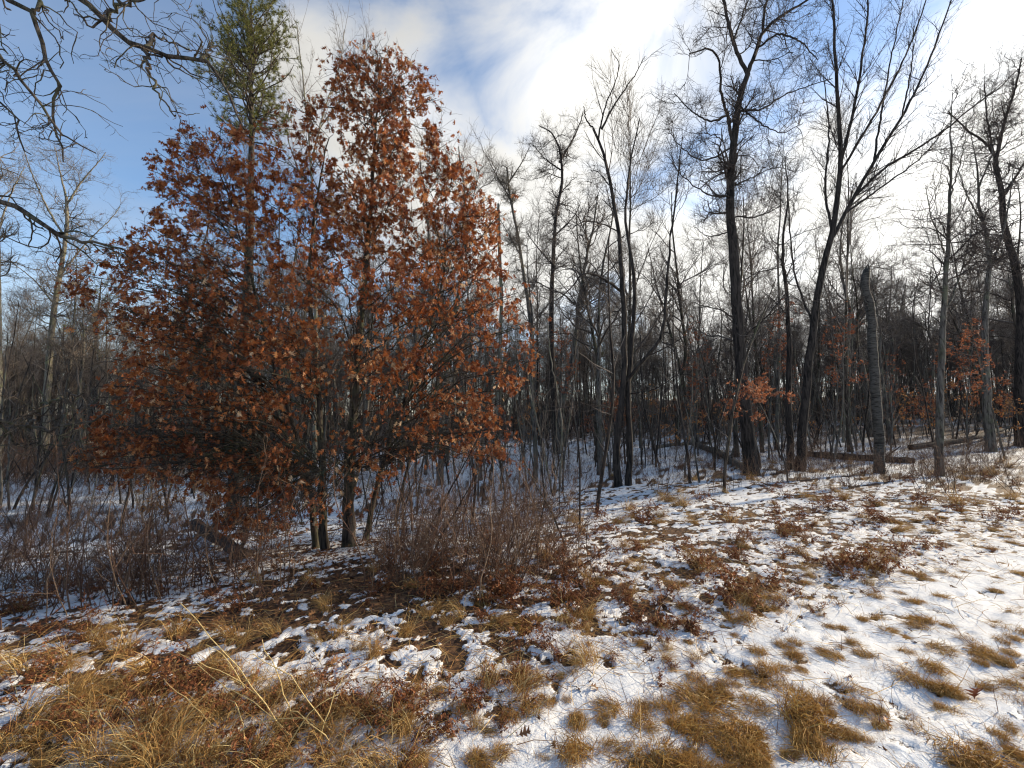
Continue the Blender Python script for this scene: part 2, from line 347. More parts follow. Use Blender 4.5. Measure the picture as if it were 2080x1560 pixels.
# ------------------------------------------------------------------ ground
def snow_amount(x, y):
    """share of snow cover, 0..1"""
    s, t = st(x, y); px, py = to_px(x, y, hgt(x, y)); r = np.hypot(x, y)
    f = 0.965 - 0.36 * sstep(-0.2, 0.8, s) + 0.0 * t
    f = np.where(s > 2.5, f + 0.10 * sstep(2.5, 5, s), f)
    f = f - 0.16 * sstep(7, 20, r) - 0.14 * sstep(24, 45, r) - 0.5 * sstep(55, 100, r)
    def g(cx, cy, wx, wy, a): return a * np.exp(-((x - cx) / wx) ** 2 - ((y - cy) / wy) ** 2)
    for (qx, qy, wx, wy, a) in LITTER_SPOTS: f = f + g(qx, qy, wx, wy, a)
    return np.clip(f, 0.05, 0.99)
LITTER_SPOTS = []
for (qx, qy, wx, wy, a) in ((560, 1230, 1.6, 0.9, -0.32), (760, 1180, 1.3, 0.9, -0.34), (900, 1200, 0.9, 0.8, -0.2), (200, 1150, 1.5, 1.0, 0.35), (100, 1330, 1.0, 0.5, -0.06),
                            (300, 1480, 0.7, 0.35, -0.12), (650, 1450, 0.5, 0.3, -0.1), (1100, 960, 5, 3, 0.12), (480, 1130, 1.2, 1.0, -0.1)):
    p = ground(qx, qy); LITTER_SPOTS.append((p[0], p[1], wx, wy, a))
def build_ground():
    az = np.radians(np.concatenate([np.linspace(-180, -66, 40, endpoint=False), np.linspace(-66, 66, 560, endpoint=False), np.linspace(66, 180, 40, endpoint=False)]))
    rr = np.concatenate([np.geomspace(0.25, 1.5, 18, endpoint=False), np.geomspace(1.5, 14, 245, endpoint=False), np.geomspace(14, 700, 90)])
    A, Rr = np.meshgrid(az, rr); x = Rr * np.sin(A); y = Rr * np.cos(A)
    z = hgt(x, y); s, t = st(x, y)
    f = snow_amount(x, y)
    n = 0.22 * fbm(x * 2.1, y * 2.1, 21, 4) + 0.78 * fbm(x * 8.0, y * 8.0, 31, 4, 0.65)
    srt = np.sort(n[(Rr > 1.5) & (Rr < 25)].ravel()); q = np.searchsorted(srt, n) / len(srt)     # noise -> rank, so that f is a true share
    mask = np.clip(0.5 + ((q - 0.5) * (1 - 0.9 * sstep(9, 22, Rr)) - (0.5 - f) * (1 - 0.45 * sstep(9, 22, Rr))) * 2.2, 0, 1)
    m = sstep(0.35, 0.75, mask)
    verge = 1 - sstep(-0.2, 0.6, s)
    dz = m * (0.012 + 0.014 * fbm(x * 1.3, y * 1.3, 3, 3))
    dz = dz + (fbm(x * 7, y * 7, 8, 4, 0.6) - 0.5) * (0.034 - 0.012 * verge) * (0.5 + 0.5 * m)
    dz = dz + (fbm(x * 24, y * 24, 9, 2) - 0.5) * 0.008
    tr = t * 0.05 + (fbm(t * 0.6, s * 0.6, 14, 2) - 0.5) * 0.25
    for s0 in (-0.75, -1.15, -2.6, -3.1):                         # old wheel ruts along the verge
        dz = dz - verge * 0.022 * np.exp(-((s + tr - s0) / 0.09) ** 2) + verge * 0.015 * np.exp(-((s + tr - s0 - 0.2) / 0.08) ** 2)
    rg = np.random.default_rng(77)
    for i in range(60):                                           # footprints and melt hollows
        cs, ct = rg.uniform(-2.6, -0.2), rg.uniform(-1.5, 9); w = rg.uniform(0.05, 0.10)
        dz = dz - 0.014 * np.exp(-(((s - cs) / w) ** 2 + ((t - ct) / (w * 1.7)) ** 2))
    fade = 1 - 0.6 * sstep(15, 60, Rr)
    z = z + dz * fade
    R_, K = x.shape; idx = np.arange(R_ * K).reshape(R_, K); nx = np.roll(idx, -1, 1)
    qd = np.stack([idx[:-1], idx[1:], nx[1:], nx[:-1]], -1).reshape(-1, 4)
    v = np.stack([x, y, z], -1).reshape(-1, 3)
    mb = MB(); mb.add(v, qd, None, mask.ravel())
    c = len(v); mb.add([(0, 0, 0)], None, None, 1.0)
    mb.t.append(np.stack([np.full(K, c), idx[0], nx[0]], -1))
    o = obj('ground', mb.mesh('ground', ground_mat())); tag(o, 'snow patched ground with leaf litter and dead grass', kind='structure')
build_ground()

# ------------------------------------------------------------------ tree growing
def add_levels(rg, P, R, levels, mb, out=None):
    """grow successive branch levels; each level is a dict; returns the last level"""
    for lv in levels:
        n = lv['n']
        if lv.get('per_m'): n = rg.poisson(np.maximum(seglen(P) * n, 0.01)) + lv.get('plus', 0)
        S, D, L, r0 = spawn(rg, P, R, n, lv.get('t0', 0.25), lv.get('t1', 1.0), lv.get('ang', 50), lv.get('asd', 14), lv['l'][0], lv['l'][1],
                            lv.get('rf', 0.6), lv.get('rmax', 1), lv.get('rmin', 0.003), lv.get('bias', 0.3), lv.get('shrink', 0.5))
        if len(S) == 0: break
        P, R = grow(rg, S, D, L, r0, lv.get('k', 4), lv.get('wig', 0.2), lv.get('up', 0.05), lv.get('tip', 0.4), lv.get('sag'))
        tubes(mb, P, R, lv.get('m', 3), 0, rg.uniform(0, 1, len(P)))
        if out is not None: out.append((P, R))
    return P, R
def tree_meshes(seed, H, r, style, bark_m, twig_m):
    """generic bare forest tree -> (trunk mesh, crown mesh)"""
    rg = np.random.default_rng(seed); k = 22
    w = dict(oak=0.055, maple=0.02, aspen=0.025)[style]
    P, R = grow(rg, np.zeros((1, 3)), np.array([[rg.normal(0, .03), rg.normal(0, .03), 1]]), np.array([H]), np.array([r]), k, w, 0.05, 0.18)
    R[0] = r * (1 - 0.85 * np.linspace(0, 1, k + 1) ** 0.9); R[0, 0] *= 1.35; R[0, 1] *= 1.05
    P[0, 0, 2] = -0.35
    tb = MB(); tubes(tb, P, R, 8, 0.05)
    cb = MB()
    if style == 'oak':
        lv = [dict(n=15, t0=0.38, ang=52, asd=15, l=(H * .24, H * .40), rf=0.62, rmax=r * .55, k=8, wig=0.24, up=0.07, m=4, tip=0.3, bias=0.4, shrink=0.45),
              dict(n=10, t0=0.15, ang=48, asd=16, l=(H * .07, H * .16), rf=0.6, rmin=0.009, k=5, wig=0.26, up=0.06, m=3),
              dict(n=10, t0=0.1, ang=46, asd=18, l=(H * .03, H * .075), rf=0.6, rmin=0.005, k=2, wig=0.25, up=0.04, m=3)]
    elif style == 'maple':
        lv = [dict(n=20, t0=0.28, ang=32, asd=9, l=(H * .25, H * .42), rf=0.5, rmax=r * .4, k=7, wig=0.07, up=0.06, m=4, tip=0.3, shrink=0.55),
              dict(n=10, t0=0.12, ang=34, asd=10, l=(H * .08, H * .16), rf=0.55, rmin=0.009, k=4, wig=0.1, up=0.06, m=3),
              dict(n=8, t0=0.1, ang=38, asd=14, l=(H * .03, H * .07), rf=0.6, rmin=0.005, k=2, wig=0.14, up=0.05, m=3)]
    else:
        lv = [dict(n=22, t0=0.42, ang=50, asd=14, l=(H * .12, H * .22), rf=0.42, rmax=r * .3, k=6, wig=0.14, up=0.08, m=3, tip=0.3, shrink=0.5),
              dict(n=7, t0=0.2, ang=42, asd=14, l=(H * .05, H * .1), rf=0.55, rmin=0.008, k=4, wig=0.18, up=0.04, m=3),
              dict(n=7, t0=0.1, ang=42, asd=14, l=(H * .02, H * .05), rf=0.6, rmin=0.005, k=2, wig=0.2, up=0.03, m=3)]
    add_levels(rg, P, R, lv, cb)
    dead = spawn(rg, P, R, 7, 0.12, 0.45, 75, 12, 0.4, 1.6, 0.2, 0.03, 0.01, 0, 0)         # dead lower snags
    Pd, Rd = grow(rg, *dead, 4, 0.22, -0.03, 0.3); tubes(cb, Pd, Rd, 3, 0, 0.3)
    return tb.mesh('trunk', bark_m), cb.mesh('crown', twig_m)

OAK_LV = [dict(n=3.0, per_m=True, t0=0.08, ang=58, asd=16, l=(0.8, 2.1), rf=0.45, rmax=0.04, rmin=0.011, k=7, wig=0.28, up=0.03, m=4, tip=0.35, bias=0.1, shrink=0.3),
          dict(n=7.5, per_m=True, t0=0.1, ang=52, asd=18, l=(0.4, 1.0), rf=0.6, rmin=0.006, k=4, wig=0.30, up=0.03, m=3, shrink=0.35),
          dict(n=9.5, per_m=True, t0=0.1, ang=48, asd=18, l=(0.16, 0.45), rf=0.6, rmin=0.0035, k=2, wig=0.28, up=0.02, m=3, shrink=0.3)]
MAPLE_LV = [dict(n=3.2, per_m=True, t0=0.1, ang=30, asd=8, l=(0.9, 2.3), rf=0.42, rmax=0.025, rmin=0.009, k=6, wig=0.06, up=0.05, m=4, tip=0.35, shrink=0.35),
            dict(n=5.5, per_m=True, t0=0.1, ang=34, asd=10, l=(0.35, 0.95), rf=0.6, rmin=0.005, k=3, wig=0.10, up=0.06, m=3, shrink=0.4),
            dict(n=7.0, per_m=True, t0=0.12, ang=42, asd=14, l=(0.10, 0.30), rf=0.6, rmin=0.0035, k=2, wig=0.2, up=0.04, m=3, shrink=0.3)]
def lv_scale(lvs, f, dens=1.0):
    out = []
    for l in lvs:
        l = dict(l); l['l'] = (l['l'][0] * f, l['l'][1] * f); l['n'] = l['n'] / f * dens
        l['rmin'] = l['rmin'] * max(1, f * 0.9); out.append(l)
    return out
TRUNK_W = 0.58
def hero(name, label, base, stems, limbs, levels, mats, seed, crown_from=0.35, Y=None, stub=False, group='bare trees of the woods', extra=None, sides=12):
    """a tree measured from the photograph: stems / limbs are (points [(px, py, depth offset)], width0, width1 in photo pixels at the tree's distance)"""
    rg = np.random.default_rng(seed); g = ground(*base)
    Y0 = Y if Y else g[1]
    if Y: b = at(base[0], base[1], Y); g = np.array((b[0], b[1], hgt(b[0], b[1])))
    e = obj(name, None, None, g); tag(e, label, 'tree', group); e.empty_display_size = 0.2
    bm_, tm_ = mats; allP, allR, upP, upR = [], [], [], []
    pw = Y0 / FPX
    def path(pts, w0, w1, k, first):
        q = [at(p[0], p[1], Y0 + (p[2] if len(p) > 2 else 0)) for p in pts]
        if first: q[0] = q[0] * 0 + np.array((q[0][0], q[0][1], hgt(q[0][0], q[0][1]) - 0.25))
        Pp = smooth_path(q, k, rg, 0.012) - g
        u = np.linspace(0, 1, k + 1); Rr = (w0 + (w1 - w0) * u) * TRUNK_W / 2 * pw
        if first: Rr[0] *= 1.35; Rr[1] *= 1.08
        return Pp[None], Rr[None]
    K = 26
    for i, (pts, w0, w1) in enumerate(stems):
        Pp, Rr = path(pts, w0, w1, K, True)
        if stub:
            Rr[0, -1] *= 0.8
            for a_ in range(5):
                dv = np.array((math.cos(a_ * 1.26), math.sin(a_ * 1.26), 0)) * Rr[0, -1] * 0.55; q_ = np.array([Pp[0, -2] + dv, Pp[0, -1] + dv, Pp[0, -1] + dv * 0.9 + np.array((0.01, 0, rg.uniform(0.02, 0.2)))]); sb = MB(); tubes(sb, q_[None], np.array([[Rr[0, -1] * .5, Rr[0, -1] * .42, 0.006]]), 5, 0.2); obj('splinter', sb.mesh('splinter', bm_), e)
        mb = MB(); tubes(mb, Pp, Rr, sides, 0.05, 0.5, stub); obj('trunk', mb.mesh('trunk', bm_), e)
        c = int(K * crown_from); upP.append(smooth_path(Pp[0, c:], K)[None]); upR.append(np.interp(np.linspace(c, K, K + 1), np.arange(K + 1), Rr[0])[None])
    for (pts, w0, w1) in limbs:
        Pp, Rr = path(pts, w0, w1, K, False)
        mb = MB(); tubes(mb, Pp, Rr, 8, 0.06); obj('limb', mb.mesh('limb', bm_), e)
        upP.append(Pp); upR.append(Rr)
    if levels:
        cb = MB(); outl = []
        add_levels(rg, np.concatenate(upP), np.concatenate(upR), levels, cb, outl)
        cr = obj('crown', cb.mesh('crown', tm_), e)
        return e, g, Y0, outl, cr
    return e, g, Y0, None, None

# --- leaves
def leaf_template(curl, fold):
    I = [(0.0, 0.006), (0.17, 0.035), (0.38, 0.065), (0.64, 0.075), (0.84, 0.05), (1.0, 0.0)]
    T = [(0.32, 0.28), (0.60, 0.40), (0.88, 0.28)]
    v = []; 
    for s_ in (1, -1):
        for (u, w) in I + T: v.append((u, s_ * w))
    v = np.array(v); u, w = v[:, 0], v[:, 1]
    z = np.abs(w) * fold - curl * u * u
    V = np.stack([u, w, z], 1); n = len(I); o = n + len(T)
    q = [(i, o + i, o + i + 1, i + 1) for i in range(n - 1)]
    t = []
    for j in range(3): t += [(1 + j, 2 + j, n + j), (o + 2 + j, o + 1 + j, o + n + j)]
    return V, np.array(q), np.array(t)
LEAVES = [leaf_template(0.15, 0.35), leaf_template(0.45, 0.6), leaf_template(-0.2, 0.9), leaf_template(0.7, -0.3)]
def rot_frames(d, rg):
    """rotation matrices whose x axis is d (leaf axis), random roll"""
    d = nrm(d); q = rg.standard_normal(d.shape); y = nrm(q - (q * d).sum(1, keepdims=True) * d); z = np.cross(d, y)
    return np.stack([d, y, z], 2)
def leaf_mass(mb, pos, M, size, tint, rg, simple=False):
    """append many leaves to one mesh"""
    which = rg.integers(0, len(LEAVES), len(pos))
    for w in range(len(LEAVES)):
        s_ = which == w
        if not s_.any(): continue
        V, q, t = LEAVES[w]
        if simple:
            V = np.array([(0, 0, 0), (0.45, 0.26, 0.05), (1, 0, -0.12), (0.45, -0.26, 0.08)]); q = np.array([(0, 1, 2, 3)]); t = np.zeros((0, 3), int)
        vv = np.einsum('nij,vj->nvi', M[s_], V) * size[s_, None, None] + pos[s_, None, :]
        n = len(vv); off = (np.arange(n) * len(V))[:, None, None]
        mb.add(vv.reshape(-1, 3), (q[None] + off).reshape(-1, 4), (t[None] + off).reshape(-1, 3) if len(t) else None, np.repeat(tint[s_], len(V)))
def leaf_mesh(i, mat):
    V, q, t = LEAVES[i]; mb = MB(); mb.add(V, q, t, 0.5); return mb.mesh('leaf', mat, True)

# ------------------------------------------------------------------ the russet oak
def russet_oak():
    rg = np.random.default_rng(5); g = ground(712, 1112); Y0 = g[1]
    e = obj('oak_tree', None, None, g)
    tag(e, 'young oak holding a dense pyramid of russet brown leaves, several stems', 'tree'); e.empty_display_size = 0.2
    stems = [([(712, 1112), (708, 1000), (716, 860), (728, 720), (742, 560), (752, 420), (764, 260), (775, 120)], 29, 2),
             ([(662, 1116), (655, 1000), (650, 860), (640, 720), (628, 580), (640, 430), (668, 280)], 20, 2),
             ([(644, 1112, 0.2), (632, 1000, 0.4), (600, 880, 0.6), (560, 760, 0.7), (520, 600, 0.6), (470, 420, 0.5), (430, 310, .4)], 16, 2),
             ([(735, 1100, 0.6), (790, 900, 0.9), (850, 740, 0.9), (900, 560, .7), (905, 400, .5)], 15, 2)]
    SP, SR = [], []
    for pts, w0, w1 in stems:
        q = [at(p[0], p[1], Y0 + (p[2] if len(p) > 2 else 0)) for p in pts]
        q[0] = np.array((q[0][0], q[0][1], hgt(q[0][0], q[0][1]) - 0.2))
        Pp = smooth_path(q, 30, rg, 0.01) - g; u = np.linspace(0, 1, 31); Rr = (w0 + (w1 - w0) * u ** 0.62) / 2 * Y0 / FPX
        Rr[0] *= 1.5; mb = MB(); tubes(mb, Pp[None], Rr[None], 12, 0.05); obj('trunk', mb.mesh('trunk', M_OAK), e); SP.append(Pp); SR.append(Rr)
    poly = np.array([(775, 105), (850, 125), (893, 230), (888, 300), (955, 350), (1010, 420), (1018, 540), (1060, 620), (1085, 690), (1080, 765), (1020, 820), (1045, 880), (1060, 935), (960, 935),
                     (880, 900), (820, 930), (780, 985), (700, 1030), (610, 1050), (530, 1100), (440, 1080), (420, 990), (330, 970), (170, 950), (150, 880), (210, 800), (215, 700), (170, 620), (125, 570),
                     (235, 490), (305, 440), (290, 365), (330, 285), (430, 265), (560, 255), (640, 200), (690, 120)], float)
    def inside(x, y):
        c = np.zeros(len(x), bool); j = len(poly) - 1
        for i in range(len(poly)):
            a, b = poly[i], poly[j]
            c ^= ((a[1] > y) != (b[1] > y)) & (x < (b[0] - a[0]) * (y - a[1]) / (b[1] - a[1] + 1e-9) + a[0]); j = i
        return c
    # limb tips spread through the crown
    ends = []
    tries = rg.uniform((120, 80), (1090, 1100), (6000, 2)); tries = tries[inside(tries[:, 0], tries[:, 1])]
    for (x, y) in tries:
        if 540 < x < 800 and 800 < y < 1000 and rg.random() < 0.7: continue
        if all((x - a) ** 2 + (y - b) ** 2 > 37 ** 2 for a, b in ends): ends.append((x, y))
    for i in range(26): ends.append((rg.uniform(425, 610), rg.uniform(960, 1085)))
    for i in range(9): ends.append((rg.uniform(165, 430), rg.uniform(840, 985)))
    for i in range(34):
        v_ = rg.random(); ends.append((770 + rg.uniform(-1, 1) * (40 + 110 * v_), 130 + 430 * v_))
    # edge tips keep the outline
    for i in range(len(poly)):
        a, b = poly[i], poly[(i + 1) % len(poly)]; n = max(1, int(np.hypot(*(b - a)) / 38))
        for j in range(n): ends.append(tuple((a + (b - a) * (j + 0.5) / n) * 1.0))
    LP, LR = [], []
    allS = np.concatenate(SP); allR_ = np.concatenate(SR)
    for (x, y) in ends:
        half = 2.4 * np.clip((y - 60) / 550, 0.06, 1.0)
        dy = rg.uniform(-1, 0.8) * half * (1 - 0.5 * min(1, abs(x - 640) / 450))
        p = at(x, y, Y0 + dy) - g
        d = p - allS; hd = np.hypot(d[:, 0], d[:, 1]); want = 0.45 * hd + 0.12           # leave the stem below the tip
        cost = np.abs(d[:, 2] - want) + 0.45 * hd + np.where(allS[:, 2] < 1.1, 3, 0)
        j = int(np.argmin(cost)); a = allS[j]; mid = (a + p) / 2 + np.array((0, 0, 0.10 * np.linalg.norm(p - a))) + rg.standard_normal(3) * 0.1
        L = np.linalg.norm(p - a)
        if L < 0.15: continue
        LP.append(smooth_path([a, mid, p], 8, rg, 0.02 + 0.01 * L)); r0 = min(allR_[j] * 0.55, 0.003 + 0.0048 * L); LR.append(np.linspace(r0, 0.005, 9))
    LP, LR = np.array(LP), np.array(LR)
    cb = MB(); tubes(cb, LP, LR, 5, 0, 0.4)
    out = []
    add_levels(rg, LP, LR, [dict(n=6.5, plus=3, per_m=True, t0=0.25, ang=48, asd=14, l=(0.28, 0.62), rf=0.6, rmin=0.004, k=4, wig=0.2, up=0.02, m=3, shrink=0.3),
                            dict(n=5.6, per_m=True, t0=0.2, ang=46, asd=14, l=(0.12, 0.26), rf=0.7, rmin=0.003, k=2, wig=0.2, up=0.0, m=3, shrink=0.2)], cb, out)
    cr = obj('crown', cb.mesh('crown', M_OAK), e)
    # leaves at the twig nodes
    pts, dirs = [], []
    for (P, R), n in ((out[0], 3.6), (out[1], 7.0)):
        S, D, L, r = spawn(rg, P, R, rg.poisson(n, len(P)), 0.45, 1.0, 55, 22, 1, 1, 1, 1, 0.001, -0.2, 0)
        pts.append(S); dirs.append(D)
    pts = np.concatenate(pts); dirs = np.concatenate(dirs)
    x, y = to_px(*(pts + g).T)
    keep = inside(x, y) | (rg.random(len(x)) < 0.14)
    cell = (np.clip(x / 34, 0, 40).astype(int)) * 60 + np.clip(y / 34, 0, 50).astype(int); cnt = np.bincount(cell[keep], minlength=3000)
    dens = fbm(x / 52.0, y / 30.0, 61, 3, 0.6); want = 74 * sstep(np.where((y > 560) & (x > 680), 0.41, 0.37), 0.55, dens) + np.where(y < 560, np.where(x > 600, 46, 30), 12)      # even cover with airy gaps
    low = (x > 590) & (x < 840) & (y > 790); want = np.where(low, want * 0.4, np.where((y > 780) & (x < 560), want * 1.25, want))
    keep &= rg.random(len(x)) < want / np.maximum(cnt[cell], 1)
    pts, dirs = pts[keep], dirs[keep]; n = len(pts)
    dirs = dirs * 0.8 + np.array((0, 0, -1.0)) * rg.uniform(0.2, 1.7, (n, 1)) + rg.standard_normal((n, 3)) * 0.3
    M = rot_frames(dirs, rg); size = rg.uniform(0.062, 0.115, n)
    tint = np.clip(0.5 * (fbm(pts[:, 0] * 2.2, pts[:, 2] * 2.2, 71, 2) - 0.5) + rg.normal(0.5, 0.27, n), 0, 1)
    # the leaves that show largest become single parts
    dist = np.linalg.norm(pts + g - np.array((0, 0, EYE)), axis=1); facing = np.abs((M[:, :, 2] * nrm(pts + g - np.array((0, 0, EYE)))).sum(1))
    order = np.argsort(-(size / dist) * (0.3 + facing)); single = order[:300]; rest = order[300:]
    mb = MB(); leaf_mass(mb, pts[rest], M[rest], size[rest], tint[rest], rg)
    fo = obj('foliage', mb.mesh('foliage', M_LEAF), cr); fo['kind'] = 'stuff'
    lm = [leaf_mesh(i, M_LEAF1) for i in range(4)]
    from mathutils import Matrix
    for j in single:
        o = obj('leaf', lm[int(rg.integers(4))], cr)
        mt = Matrix([list(map(float, r)) for r in M[j]]).to_4x4(); mt.translation = Vector(pts[j])
        o.matrix_local = mt @ Matrix.Scale(float(size[j]), 4)
    print('russet oak leaves', n, 'limbs', len(LP), 'Y', Y0)
russet_oak()

# ------------------------------------------------------------------ the pine behind it
def pine_meshes(seed, H, r, c0, width, tufts_per_m=9.0, needle=0.10, dens=9):
    rg = np.random.default_rng(seed); k = 26
    P, R = grow(rg, np.zeros((1, 3)), np.array([[0.01, 0, 1]]), np.array([H]), np.array([r]), k, 0.008, 0.03, 0.12)
    R[0, 0] *= 1.4; P[0, 0, 2] = -0.3
    tb = MB(); tubes(tb, P, R, 12, 0.04)
    cb = MB(); nb = MB()
    n = int((1 - c0) * H * dens); t = np.sort(rg.uniform(c0, 0.985, n)); u = (t - c0) / (1 - c0)
    S = np.stack([np.interp(t * k, np.arange(k + 1), P[0, :, c]) for c in range(3)], 1)
    a = rg.uniform(0, 2 * math.pi, n); el = rg.normal(0.12, 0.25, n) + 0.7 * u
    D = np.stack([np.cos(a) * np.cos(el), np.sin(a) * np.cos(el), np.sin(el)], 1)
    L = width * np.interp(u, [0, 0.25, 0.5, 0.75, 1], [0.55, 0.9, 1.0, 0.85, 0.4]) * rg.uniform(0.55, 1.15, n)
    B1, R1 = grow(rg, S, D, L, np.full(n, 0.028) * (1.1 - 0.6 * u), 7, 0.17, 0.03, 0.3); tubes(cb, B1, R1, 4, 0, 0.4)
    S, D, L, r0 = spawn(rg, B1, R1, rg.poisson(seglen(B1) * 7), 0.25, 1.0, 50, 14, 0.25, 0.6, 0.5, 0.02, 0.005, 0.5, 0.4)
    B2, R2 = grow(rg, S, D, L, r0, 4, 0.15, 0.08); tubes(cb, B2, R2, 3, 0, 0.4)
    S, D, L, r0 = spawn(rg, B2, R2, rg.poisson(seglen(B2) * tufts_per_m + 1), 0.2, 1.0, 45, 15, 1, 1, 1, 1, 0.003, 0.5, 0)
    m = 12; S = np.repeat(S, m, 0); D = nrm(np.repeat(D, m, 0) + rg.standard_normal((len(S), 3)) * 0.55); ln_ = needle * rg.uniform(0.6, 1.2, len(S))
    side = nrm(np.cross(D, rg.standard_normal(D.shape))) * 0.0045
    v = np.stack([S - side, S + side, S + D * ln_[:, None]], 1)
    nb.add(v.reshape(-1, 3), None, np.arange(len(S) * 3).reshape(-1, 3), np.repeat(np.clip(rg.normal(0.5, 0.22, len(S)), 0, 1), 3))
    return tb.mesh('trunk', M_PINEB), cb.mesh('crown', M_PINEB), nb.mesh('foliage', M_NEEDLE)
def pines():
    tm, cm, nm = pine_meshes(3, 15.5, 0.21, 0.715, 1.8, 12, 0.12, 27)
    b = at(474, 1062, 12.0)
    instance('pine_tree', [('trunk', tm, []), ('crown', cm, [('foliage', nm)])], (b[0], b[1], hgt(b[0], b[1])), 0.4, 1.0,
             'tall pine with a dark green tuft of needles, rising behind the russet oak', 'tree', None, (0, math.radians(-1.0)))
    tm, cm, nm = pine_meshes(4, 13.0, 0.2, 0.5, 2.2, 5.0, 0.14)
    for i, (px, Y, s_, rz, lab) in enumerate(((178, 40, 1.25, 0, 'distant dark pine left of the russet oak, below the overhanging bough'), (100, 52, 1.15, 2.1, 'smaller distant pine at the far left among bare trees'),
                                           (590, 48, 1.1, 4, 'distant pine seen in glimpses through the russet leaves'), (1215, 62, 0.95, 1, 'distant pine in the far woods left of the twin dark trunks'))):
        b = at(px, 900, Y)
        instance('pine_tree', [('trunk', tm, []), ('crown', cm, [('foliage', nm)])], (b[0], b[1], hgt(b[0], b[1])), rz, s_, lab, 'tree', 'pines deep in the woods')
pines()

